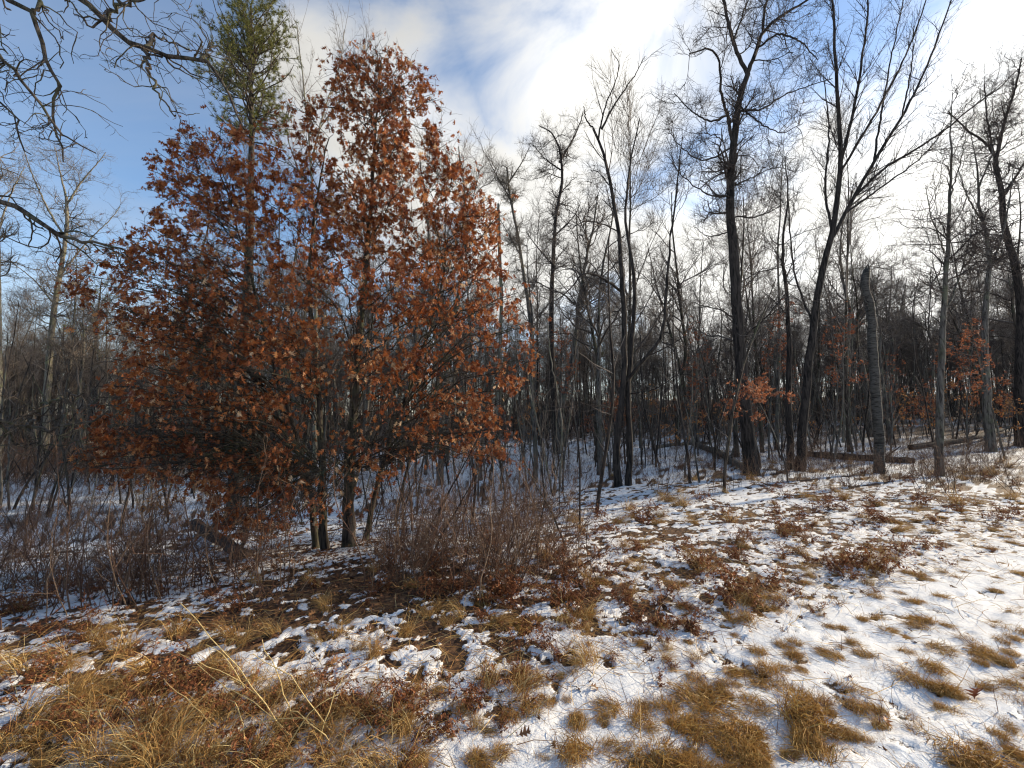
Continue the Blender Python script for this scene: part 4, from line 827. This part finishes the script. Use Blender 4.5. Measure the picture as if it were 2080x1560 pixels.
def far_woods():
    rg = np.random.default_rng(91)
    def kit(prefix, n):
        seen, out = set(), []
        for o in C.objects:
            if o.type == 'EMPTY' and o.name.startswith(prefix) and o.get('group') in ('bare trees of the woods', 'bare saplings of the understory') and len(o.children) == 2 and all(c.data.users > 1 for c in o.children):
                k = o.children[0].data.name
                if k not in seen: seen.add(k); out.append(list(o.children))
        return out[:n]
    src = kit('oak_tree', 5) + kit('maple_tree', 4) + kit('aspen_tree', 3)
    n = 1000; px = rg.uniform(-450, 2530, n); Y = rg.uniform(42, 125, n); x = (px - CX) / FPX * Y; s_, t_ = st(x, Y); ok = s_ > 10; x, y = x[ok], Y[ok]; n = len(x)
    scatter('distant_woods', 'far mass of bare grey trees closing the view', src, np.stack([x, y, hgt(x, y)], 1), rg.uniform(0, 6.28, n), rg.uniform(0.8, 1.25, n), rg.integers(0, len(src), n))
    n = 1000; px = rg.uniform(-400, 2480, n); Y = rg.uniform(40, 115, n); x = (px - CX) / FPX * Y; s_, t_ = st(x, Y); ok = s_ > 10; x, y = x[ok], Y[ok]; n = len(x)
    scatter('young_growth', 'far belt of half grown bare trees under the taller woods', src, np.stack([x, y, hgt(x, y)], 1), rg.uniform(0, 6.28, n), rg.uniform(0.35, 0.65, n), rg.integers(0, len(src), n))
    sp = kit('sapling', 8)
    n = 1000; px = rg.uniform(-350, 2430, n); Y = rg.uniform(38, 105, n); x = (px - CX) / FPX * Y; s_, t_ = st(x, Y); ok = s_ > 10; x, y = x[ok], Y[ok]; n = len(x)
    scatter('distant_thicket', 'far low thicket of bare saplings behind the trunks', sp, np.stack([x, y, hgt(x, y)], 1), rg.uniform(0, 6.28, n), rg.uniform(0.8, 1.6, n), rg.integers(0, len(sp), n))
    n = 1250; px = rg.uniform(-250, 2330, n); Y = 13 + 50 * rg.random(n) ** 0.9; x = (px - CX) / FPX * Y; s_, t_ = st(x, Y); ok = (s_ > 7.5) & ((px > 300) | (rg.random(n) < 0.8)); x, y = x[ok], Y[ok]; n = len(x)
    scatter('understory_tangle', 'tangle of thin bare stems filling the woods between the trunks', sp, np.stack([x, y, hgt(x, y)], 1), rg.uniform(0, 6.28, n), rg.uniform(0.5, 1.25, n), rg.integers(0, len(sp), n))
far_woods()

# ------------------------------------------------------------------ brush, logs
def brush():
    rg = np.random.default_rng(50); sh = []
    for i in range(6):
        r2 = np.random.default_rng(400 + i); n = int(r2.integers(5, 11)); a = r2.uniform(0, 6.28, n); sp = r2.uniform(0.05, 0.8, n)
        D = np.stack([np.cos(a) * sp, np.sin(a) * sp, np.ones(n)], 1); S = np.stack([r2.normal(0, .22, n), r2.normal(0, .22, n), np.full(n, -0.05)], 1)
        P, R = grow(r2, S, D, r2.uniform(0.4, 1.6, n), r2.uniform(0.003, 0.008, n), 7, 0.15, 0.0, 0.35); mb = MB(); tubes(mb, P, R, 4, 0, r2.uniform(0, 1, n))
        cb = MB(); add_levels(r2, P, R, [dict(n=6, per_m=True, t0=0.25, ang=42, asd=15, l=(0.2, 0.55), rf=0.6, rmin=0.0028, k=4, wig=0.2, up=0.02, m=3), dict(n=5, per_m=True, t0=0.2, ang=45, asd=15, l=(0.08, 0.22), rf=0.7, rmin=0.002, k=2, wig=0.2, m=3)], cb)
        sh.append((mb.mesh('stems', M_SHRUB), cb.mesh('twigs', M_SHRUB)))
    def put(px, py, s_, lab):
        if 600 < px < 790 and py > 1060: return
        g = ground(px, py); a, b = sh[int(rg.integers(6))]
        e = instance('shrub', [('stems', a, []), ('twigs', b, [])], g, rg.uniform(0, 6.28), s_, f"{size_word(s_, .7, 1.0)} {lab} {spot(px, py)}", 'shrub', 'bare shrubs of the brush')
        for c in e.children: c['kind'] = 'stuff'
    for i in range(46): put(rg.uniform(700, 1140), rg.uniform(960, 1200), rg.uniform(0.6, 1.25), 'dark bare shrub')
    for i in range(9): put(rg.uniform(440, 720), rg.uniform(1090, 1240), rg.uniform(0.5, 0.9), 'low bare shrub')
    for i in range(46): put(rg.uniform(-60, 400), rg.uniform(985, 1240), rg.uniform(0.6, 1.2), 'brown bare shrub')
    for i in range(40): put(rg.uniform(-60, 480), rg.uniform(925, 985), rg.uniform(1.0, 1.8), 'brown bramble')
    for i in range(60): put(rg.uniform(1060, 2060), rg.uniform(900, 1010), rg.uniform(0.5, 1.2), 'thin bare shrub')
    src = []
    for a, b in sh:
        o = next(q for q in C.objects if q.data == a); src.append([o, next(c for c in o.parent.children if c.data == b)])
    pts = []
    for n, x0, x1, y0, y1 in ((150, 690, 1150, 915, 1200), (130, -60, 400, 960, 1235), (260, -60, 560, 905, 990), (360, 1050, 2080, 885, 985), (14, 440, 720, 1080, 1240)):
        for i in range(n):
            g = ground(rg.uniform(x0, x1), rg.uniform(y0, y1)); sc_ = rg.uniform(0.35, 0.95) if y0 != 905 else rg.uniform(0.9, 1.7)
            pts.append((*g, rg.uniform(0, 6.28), sc_))
    pts = [p for p in pts if not (600 < to_px(*p[:3])[0] < 790 and p[1] < 9)]
    for i in range(700):
        px, Y = rg.uniform(-300, 2380), rg.uniform(40, 105); x = (px - CX) / FPX * Y
        if st(x, Y)[0] > 10: pts.append((x, Y, float(hgt(x, Y)), rg.uniform(0, 6.28), rg.uniform(2.0, 4.2)))
    pts = np.array(pts); scatter('brush_tangle', 'mass of fine bare brush stems over the woods floor', src, pts[:, :3], pts[:, 3], pts[:, 4], rg.integers(0, len(src), len(pts)))['category'] = 'brush'
    # logs
    def log(name, pts, w, lab, mat, branch=True, Y=None):
        q = []
        for (px, py, h) in pts:
            g = ground(px, py); q.append(g + np.array((0, 0, h)))
        q = np.array(q); c = q.mean(0); Yc = c[1]; r = w / 2 * Yc / FPX
        P = smooth_path(q - c, 18, rg, 0.015); e = obj(name, None, None, c); tag(e, lab, 'log', 'fallen logs')
        mb = MB(); tubes(mb, P[None], (np.linspace(1, 0.7, 19) * r)[None], 10, 0.08, 0.5, True); obj('stem', mb.mesh('stem', mat), e)
        S, D, L, r0 = spawn(rg, P[None], np.full((1, 19), r), 5, 0.2, 1, 60, 15, 0.3, 1.0, 0.3, 0.04, 0.01, 1.0, 0.2)
        for i in range(len(S)):
            Pb, Rb = grow(rg, S[i:i + 1], D[i:i + 1], L[i:i + 1], r0[i:i + 1], 5, 0.2, 0.02); m2 = MB(); tubes(m2, Pb, Rb, 5); obj('branch_stub', m2.mesh('branch_stub', mat), e)
    log('fallen_log', [(1410, 905, 0.1), (1460, 925, 0.12), (1515, 958, 0.1)], 15, 'fallen log slanting down to the foot of the crooked oak', M_GREY)
    log('fallen_log', [(1640, 928, 0.1), (1740, 936, 0.14), (1860, 942, 0.1)], 16, 'long dark fallen log lying behind the birch snag', M_DARK)
    log('fallen_log', [(1850, 915, 0.15), (1960, 905, 0.3), (2060, 880, 0.5)], 10, 'thin fallen log between the lichen trunk and the right edge', M_DARK)
    log('fallen_log', [(1330, 912, 0.1), (1390, 905, 0.1), (1440, 903, 0.1)], 9, 'short fallen log far behind the twin dark trunks', M_GREY)
    log('fallen_log', [(395, 1085, 0.25), (430, 1100, 0.12), (500, 1135, 0.05)], 24, 'rotten broken log on the ground left of the russet oak stems', M_DARK)
brush()

# ------------------------------------------------------------------ dead grass, ferns, litter
def tuft_mesh(seed, n, hmin, hmax, spread, lean, mat, wid=0.0022, sag=0.5, wig=0.10, rad=0.08, k=5, name='blades'):
    r2 = np.random.default_rng(seed); a = r2.uniform(0, 6.28, n); sp = np.abs(r2.normal(0, spread, n)); b = r2.uniform(0, 6.28, n); rr = rad * np.sqrt(r2.random(n))
    D = np.stack([np.cos(a) * sp + lean[0], np.sin(a) * sp + lean[1], np.ones(n)], 1); S = np.stack([np.cos(b) * rr, np.sin(b) * rr, np.full(n, -0.01)], 1)
    L = r2.uniform(hmin, hmax, n); P, R = grow(r2, S, D, L, np.ones(n), k, wig, 0.0, 0.2, sag)
    P[:, :, 2] = np.maximum(P[:, :, 2], 0.006 + 0.02 * r2.random((n, 1))); P[:, 0, 2] = -0.02
    mb = MB(); ribbons(mb, P, R * wid * r2.uniform(0.6, 1.4, (n, 1)), np.clip(r2.normal(0.5, 0.26, n), 0, 1), r2); return mb.mesh(name, mat)
def fern_mesh(seed, n, h):
    r2 = np.random.default_rng(seed); a = r2.uniform(0, 6.28, n); sp = np.abs(r2.normal(0.6, 0.4, n)); D = np.stack([np.cos(a) * sp, np.sin(a) * sp, np.ones(n)], 1)
    S = r2.normal(0, 0.05, (n, 3)); S[:, 2] = -0.02; P, R = grow(r2, S, D, r2.uniform(0.5, 1.1, n) * h, np.full(n, 0.0025), 8, 0.13, 0, 0.4, 0.55 if seed % 2 else 0.25)
    P[:, 1:, 2] = np.maximum(P[:, 1:, 2], 0.015)
    mb = MB(); tubes(mb, P, R, 3, 0, r2.uniform(0.2, 0.7, n))
    S, D, L, r = spawn(r2, P, R, 30, 0.15, 1.0, 65, 22, 0.018, 0.05, 1, 1, .001, -.6, 0.4); m = len(S)
    D[:, 2] -= 0.5; D = nrm(D); M = rot_frames(D, r2); V = np.array([(0, 0, 0), (0.5, 0.2, 0.06), (1, 0, -0.2), (0.5, -0.2, 0.1)]); vv = np.einsum('nij,vj->nvi', M, V) * L[:, None, None] + S[:, None]
    vv[..., 2] = np.maximum(vv[..., 2], 0.0)
    q = (np.array([(0, 1, 2, 3)])[None] + (np.arange(m) * 4)[:, None, None]).reshape(-1, 4); mb.add(vv.reshape(-1, 3), q, None, np.repeat(np.clip(r2.normal(.45, .25, m), 0, 1), 4))
    return mb.mesh('dead_plant', M_FERN)
def meadow():
    rg = np.random.default_rng(60)
    straw = [tuft_mesh(500 + i, 120, 0.14, 0.46, 0.8, rg.normal(0, .5, 2), M_STRAW, 0.0024, 0.95 if i % 2 else 0.55, 0.12, 0.09) for i in range(6)]
    turf = [tuft_mesh(520 + i, 260, 0.05, 0.15, 1.3, rg.normal(0, .9, 2), M_TURF, 0.0016, 0.9, 0.2, 0.075, 4) for i in range(6)]
    thin = [tuft_mesh(540 + i, 22, 0.05, 0.16, 0.5, rg.normal(0, .5, 2), M_TURF, 0.0014, 0.3, 0.12, 0.07, 3) for i in range(4)]
    fern = [fern_mesh(560 + i, int(rg.integers(8, 18)), rg.uniform(0.30, 0.5)) for i in range(6)]
    def put(kind, px, py, s_, lab=None):
        g = ground(px, py); g[2] += 0.012
        s_ *= dict(fern=0.95 if px > 1000 and py < 1260 else 0.78, straw=0.8 if px < 900 else 1.0).get(kind, 1.0)
        nm, ms, word, cat, grp = dict(straw=('straw_tuft', straw, 'golden straw tuft', 'grass', 'straw tufts'), turf=('grass_tuft', turf, 'flattened grass tuft', 'grass', 'low grass tufts'),
                                 thin=('grass_wisp', thin, 'sparse grass wisp', 'grass', 'short grass wisps'), fern=('dead_fern', fern, 'rusty dead plant', 'dead plant', 'dead plant clumps'))[kind]
        o = obj(nm, ms[int(rg.integers(len(ms)))], None, g, (0, 0, rg.uniform(0, 6.28)), s_); tag(o, lab or f'{size_word(s_, .5, .9)} {word} {spot(px, py)}', cat, grp)
    for (px, py, s_, lab) in ((1630, 1465, 1.5, 'largest round olive grass tuft, alone on the right foreground snow'), (1640, 1440, 1.1, None), (1415, 1430, 1.2, None), (1445, 1440, 1.2, None), (1505, 1485, 1.2, None), (1470, 1500, 1.0, None), (1395, 1500, 1.2, None), (1300, 1475, .9, None), (1660, 1545, 1.2, None), (1850, 1385, 1.0, None),
                              (1885, 1360, 1.0, None), (1915, 1335, .9, None), (1720, 1405, .9, None), (1735, 1440, .8, None), (1560, 1370, 1.0, None), (1550, 1392, .8, None), (1800, 1285, .7, None), (1870, 1278, .9, None), (1760, 1340, .8, None), (1695, 1340, .9, None), (2065, 1405, 1.0, None), (1905, 1325, .9, None),
                              (1975, 1330, .9, None), (2000, 1325, .8, None), (2068, 1290, .8, None), (2070, 1170, 1.0, None), (1330, 1548, 1.3, None), (1290, 1550, 1.2, None), (1245, 1450, .9, None), (1075, 1452, .9, None), (1960, 1545, 1.3, None), (1990, 1550, 1.1, None), (1890, 1512, .9, None), (1380, 1480, 1.0, None), (1350, 1550, 1.1, None),
                              (1860, 1060, 1.0, None), (1950, 1040, 1.0, None), (2020, 1080, .8, None), (1540, 1330, .7, None), (1180, 1535, 1.0, None)): put('turf', px, py, s_, lab)
    for i in range(16): put('turf', rg.uniform(1240, 1580), rg.uniform(1420, 1570), rg.uniform(.5, .9))
    for (px, py, s_) in ((1205, 1090, 1.1), (1330, 1055, 1.0), (1430, 1155, 1.2), (1405, 1150, 1.0), (1500, 1210, 1.3), (1530, 1230, 1.1), (1560, 1200, 1.1), (1480, 1235, 1.0), (1660, 1030, 1.2), (1620, 1085, 1.0), (1700, 1160, 1.1), (1740, 1150, 1.2), (1790, 1165, 1.0), (1830, 1125, 1.0), (1900, 1065, .9), (1880, 1115, .9), (1180, 1250, .9),
                         (1045, 1298, .9), (1100, 1318, .8), (1330, 1275, 1.0), (1290, 1265, .9), (1375, 1285, 1.0), (1410, 1285, .8), (1135, 1345, .7), (940, 1420, .9), (900, 1495, .9), (960, 1440, .8), (1015, 1385, .7), (1260, 1225, .8), (1350, 1220, .9), (1130, 1130, .9), (1000, 1220, .8), (1440, 1010, 1), (1500, 1105, .9), (1590, 1095, .9), (1645, 1105, .9),
                         (1870, 1015, 1), (1780, 1028, 1), (1720, 990, 1.1), (1240, 1080, 1), (1340, 1390, .5), (870, 1510, .6), (780, 1470, .9), (820, 1430, .9), (660, 1400, .8), (1720, 1180, .8), (1190, 1100, 1.0), (1150, 1180, .8), (480, 1240, .8), (430, 1215, .8), (80, 1290, .8), (60, 1400, .9)): put('fern', px, py, s_)
    for i in range(30): put('fern', rg.uniform(760, 1150), rg.uniform(1090, 1240), rg.uniform(.7, 1.25))
    for i in range(26): put('fern', rg.uniform(-20, 420), rg.uniform(1000, 1260), rg.uniform(.7, 1.3))
    for (px, py, s_) in ((820, 1290, .7), (1200, 1345, .7), (1180, 1355, .6), (870, 1255, .6), (1150, 1550, .6), (1050, 1420, .6), (990, 1400, .7), (1430, 1165, .9), (1425, 1150, .9), (1500, 1230, .8), (1540, 1235, .8), (1590, 1225, .7), (560, 1290, .7), (470, 1300, .8), (360, 1290, .9), (250, 1330, .9), (120, 1340, .9), (40, 1370, 1.0), (180, 1300, .8),
                         (300, 1360, .9), (420, 1370, .8), (60, 1460, .9), (20, 1520, .9), (520, 1390, .7), (650, 1310, .6), (720, 1330, .6), (760, 1340, .7), (980, 1230, .6), (1300, 1160, .6), (1730, 1150, .8), (1770, 1160, .8), (1820, 1140, .7), (1900, 1060, .8), (1960, 975, 1), (2000, 965, 1.1), (2050, 950, 1.2), (2030, 940, 1.2), (1940, 960, 1), (1380, 1000, .8), (1330, 985, .8)): put('straw', px, py, s_)
    for i in range(34): put('straw', rg.uniform(1120, 2080), rg.uniform(930, 1070), rg.uniform(.8, 1.3))
    for i in range(34): put('fern', rg.uniform(1120, 2060), rg.uniform(940, 1080), rg.uniform(.8, 1.35))
    # random fill by world density
    cnt = dict(straw=0, turf=0, thin=0, fern=0); lim = dict(straw=130, turf=230, thin=280, fern=170)
    for tries in range(3500):
        px = rg.uniform(-80, 2160); py = 955 + 620 * rg.random() ** 1.25; g = ground(px, py); s_, t_ = st(g[0], g[1])
        if s_ < -0.15: kind = rg.choice(['turf', 'turf', 'thin', 'thin', 'thin'])
        elif s_ < 1.5: kind = rg.choice(['straw', 'fern', 'fern', 'turf', 'thin'] if px > 900 else ['straw', 'fern', 'none', 'none', 'thin'])
        elif s_ < 6.5 and px > 1000: kind = rg.choice(['fern', 'fern', 'straw', 'straw', 'thin'])
        elif px < 700 and s_ < 3: kind = rg.choice(['straw', 'fern', 'none', 'none'])
        elif s_ < 9: kind = rg.choice(['straw', 'fern', 'none', 'none', 'none', 'none'])
        else: kind = 'none'
        if kind == 'none' or cnt[kind] >= lim[kind]: continue
        cnt[kind] += 1; put(kind, px, py, rg.uniform(0.35, 0.8) * (0.7 if s_ < 0.6 and kind != 'turf' else 1) * (1.25 if s_ > 1.2 and px > 1000 else 1))
    # the straw mound in the left foreground
    c = ground(480, 1500); e = obj('straw_mound', None, None, c); tag(e, 'big heap of bent golden straw with long loose stalks, bottom left', 'grass')
    for i in range(70):
        g = ground(rg.uniform(140, 840), rg.uniform(1405, 1590)) - c; o = obj('blades', straw[int(rg.integers(6))], e, g, (rg.normal(0, .1), rg.normal(0, .1), rg.uniform(0, 6.28)), rg.uniform(0.4, 0.78))
    for i in range(16):
        g = ground(rg.uniform(200, 840), rg.uniform(1400, 1580)) - c; obj('dead_plant', fern[int(rg.integers(6))], e, g, (0, 0, rg.uniform(0, 6.28)), rg.uniform(0.5, 0.85))
    for (a, b, m_) in (((590, 1500), (365, 1228), 0), ((520, 1450), (420, 1310), 1), ((600, 1480), (530, 1300), 0), ((480, 1420), (355, 1322), 0), ((210, 1460), (20, 1390), 1), ((200, 1470), (115, 1420), 0), ((680, 1500), (510, 1330), 1), ((560, 1440), (400, 1345), 0), ((330, 1530), (430, 1400), 0), ((640, 1530), (700, 1370), 0),
                       ((260, 1540), (150, 1440), 1), ((740, 1500), (850, 1440), 0), ((420, 1540), (640, 1460), 1), ((360, 1540), (560, 1550), 1), ((620, 1520), (450, 1390), 0), ((700, 1560), (820, 1500), 1), ((300, 1500), (180, 1410), 1), ((450, 1500), (330, 1380), 0), ((560, 1560), (690, 1410), 1), ((230, 1560), (330, 1450), 0), ((690, 1540), (590, 1440), 0), ((500, 1545), (470, 1420), 1)):
        g0 = ground(*a); q = at(b[0], b[1], g0[1] + rg.uniform(-0.1, 0.25)); mid = (g0 + q) / 2 + np.array((0, 0, 0.03 + 0.05 * m_))
        P = smooth_path([g0 - c, mid - c, q - c], 8, rg, 0.004); mb = MB(); tubes(mb, P[None], np.linspace(0.0036, 0.0016, 9)[None], 4, 0, 0.9); obj('stalk', mb.mesh('stalk', M_STRAW), e)
    # dead weed stalks standing in the verge snow
    for i in range(36):
        px, py = rg.uniform(1050, 2080), rg.uniform(1200, 1550); g = ground(px, py)
        if st(g[0], g[1])[0] > 0.1: continue
        P, R = grow(rg, np.array([[0, 0, -.02]]), np.array([[rg.normal(0, .2), rg.normal(0, .2), 1]]), np.array([rg.uniform(.07, .2)]), np.array([.0022]), 5, .06, 0, .5)
        mb = MB(); tubes(mb, P, R, 4, 0, .3); o = obj('weed_stalk', mb.mesh('weed_stalk', M_FERN), None, g); tag(o, f'short dark weed stalk {spot(px, py)}', 'weed', 'weed stalks in the verge')
    # leaf litter: uncounted mass
    n = 14000; px = rg.uniform(-100, 2180, n); Y = np.where(rg.random(n) < 0.6, rg.uniform(1.8, 9, n), rg.uniform(8, 28, n)); x = (px - CX) / FPX * Y; y = Y
    s_, t_ = st(x, y); f = snow_amount(x, y); nn = fbm(x * 2.1, y * 2.1, 21, 4)
    ok = (s_ > -0.1) & (rg.random(n) < np.clip(1.15 - f, 0.1, 1)) | ((s_ <= -0.1) & (rg.random(n) < 0.035))
    x, y = x[ok], y[ok]; x = np.concatenate([x, rg.normal(-2.6, 1.7, 2600)]); y = np.concatenate([y, rg.normal(6.2, 1.2, 2600)]); m = len(x); z = hgt(x, y) + 0.022 + 0.016 * rg.random(m)
    D = rg.standard_normal((m, 3)); D[:, 2] *= 0.3; D = nrm(D); up = np.array((0, 0, 1.)) + rg.standard_normal((m, 3)) * 0.35; yv = nrm(np.cross(up, D)); Mx = np.stack([D, yv, np.cross(D, yv)], 2)
    mb = MB(); leaf_mass(mb, np.stack([x, y, z], 1), Mx, rg.uniform(0.035, 0.08, m), np.clip(rg.normal(0.42, 0.28, m), 0, 1), rg)
    o = obj('leaf_litter', mb.mesh('leaf_litter', M_LITTER)); tag(o, 'scattered brown fallen leaves lying over the snow and soil', 'leaves', kind='stuff')
    # thatch: loose dead blades lying on the slope, uncounted
    n = 14000; px = rg.uniform(-100, 2180, n); Y = rg.uniform(1.8, 6.5, n); x = (px - CX) / FPX * Y; s_, t_ = st(x, Y); ok = (s_ < 3.0) & (rg.random(n) < np.where(s_ > -0.05, np.clip(0.8 - 0.25 * s_, 0.1, 1), 0.16)); x, y = x[ok], Y[ok]; m = len(x)
    a = rg.uniform(0, 6.28, m); S = np.stack([x, y, hgt(x, y) + 0.025], 1); P, R = grow(rg, S, np.stack([np.cos(a), np.sin(a), rg.uniform(0, .5, m)], 1), rg.uniform(.1, .35, m), np.ones(m), 4, .18, -0.03, .3)
    P[..., 2] = np.maximum(P[..., 2], hgt(P[..., 0], P[..., 1]) + 0.02)
    mb = MB(); ribbons(mb, P, R * .002, np.clip(rg.normal(.45, .25, m), 0, 1), rg); o = obj('grass_thatch', mb.mesh('grass_thatch', M_STRAW)); tag(o, 'matted dead grass blades lying on the snowy slope', 'grass', kind='stuff')
    # single fallen leaves on the verge
    lm = [leaf_mesh(i, M_LEAF1) for i in range(4)]
    for i, (px, py, s_) in enumerate([(1980, 1432, .13)] + [(rg.uniform(1000, 2060), rg.uniform(1230, 1540), rg.uniform(.045, .07)) for _ in range(14)]):
        g = ground(px, py); g[2] += 0.028; o = obj('fallen_leaf', lm[i % 4], None, g, (rg.normal(0, .3), rg.normal(0, .3), rg.uniform(0, 6.28)), s_)
        tag(o, 'curled orange oak leaf lying on the snow at lower right' if i == 0 else f'small brown fallen leaf {spot(px, py)}', 'leaf', 'fallen leaves on the verge')
meadow()

# ------------------------------------------------------------------ alike things that share a label get their place from the left
def single_out():
    same = {}
    for o in C.objects:
        if o.parent is None and o.get('label') and o.get('kind') not in ('stuff', 'structure'): same.setdefault(o['label'], []).append(o)
    words = 'first second third fourth fifth sixth seventh eighth ninth tenth eleventh twelfth thirteenth fourteenth fifteenth sixteenth seventeenth eighteenth nineteenth twentieth twenty-first twenty-second twenty-third twenty-fourth twenty-fifth twenty-sixth twenty-seventh twenty-eighth twenty-ninth thirtieth'.split()
    for lab, os_ in same.items():
        if len(os_) < 2 or len(os_) > len(words) or len(lab.split()) > 13: continue
        for w, o in zip(words, sorted(os_, key=lambda q: to_px(q.location.x, q.location.y, q.location.z)[0])): o['label'] = f'{lab}, {w} from left'
single_out()
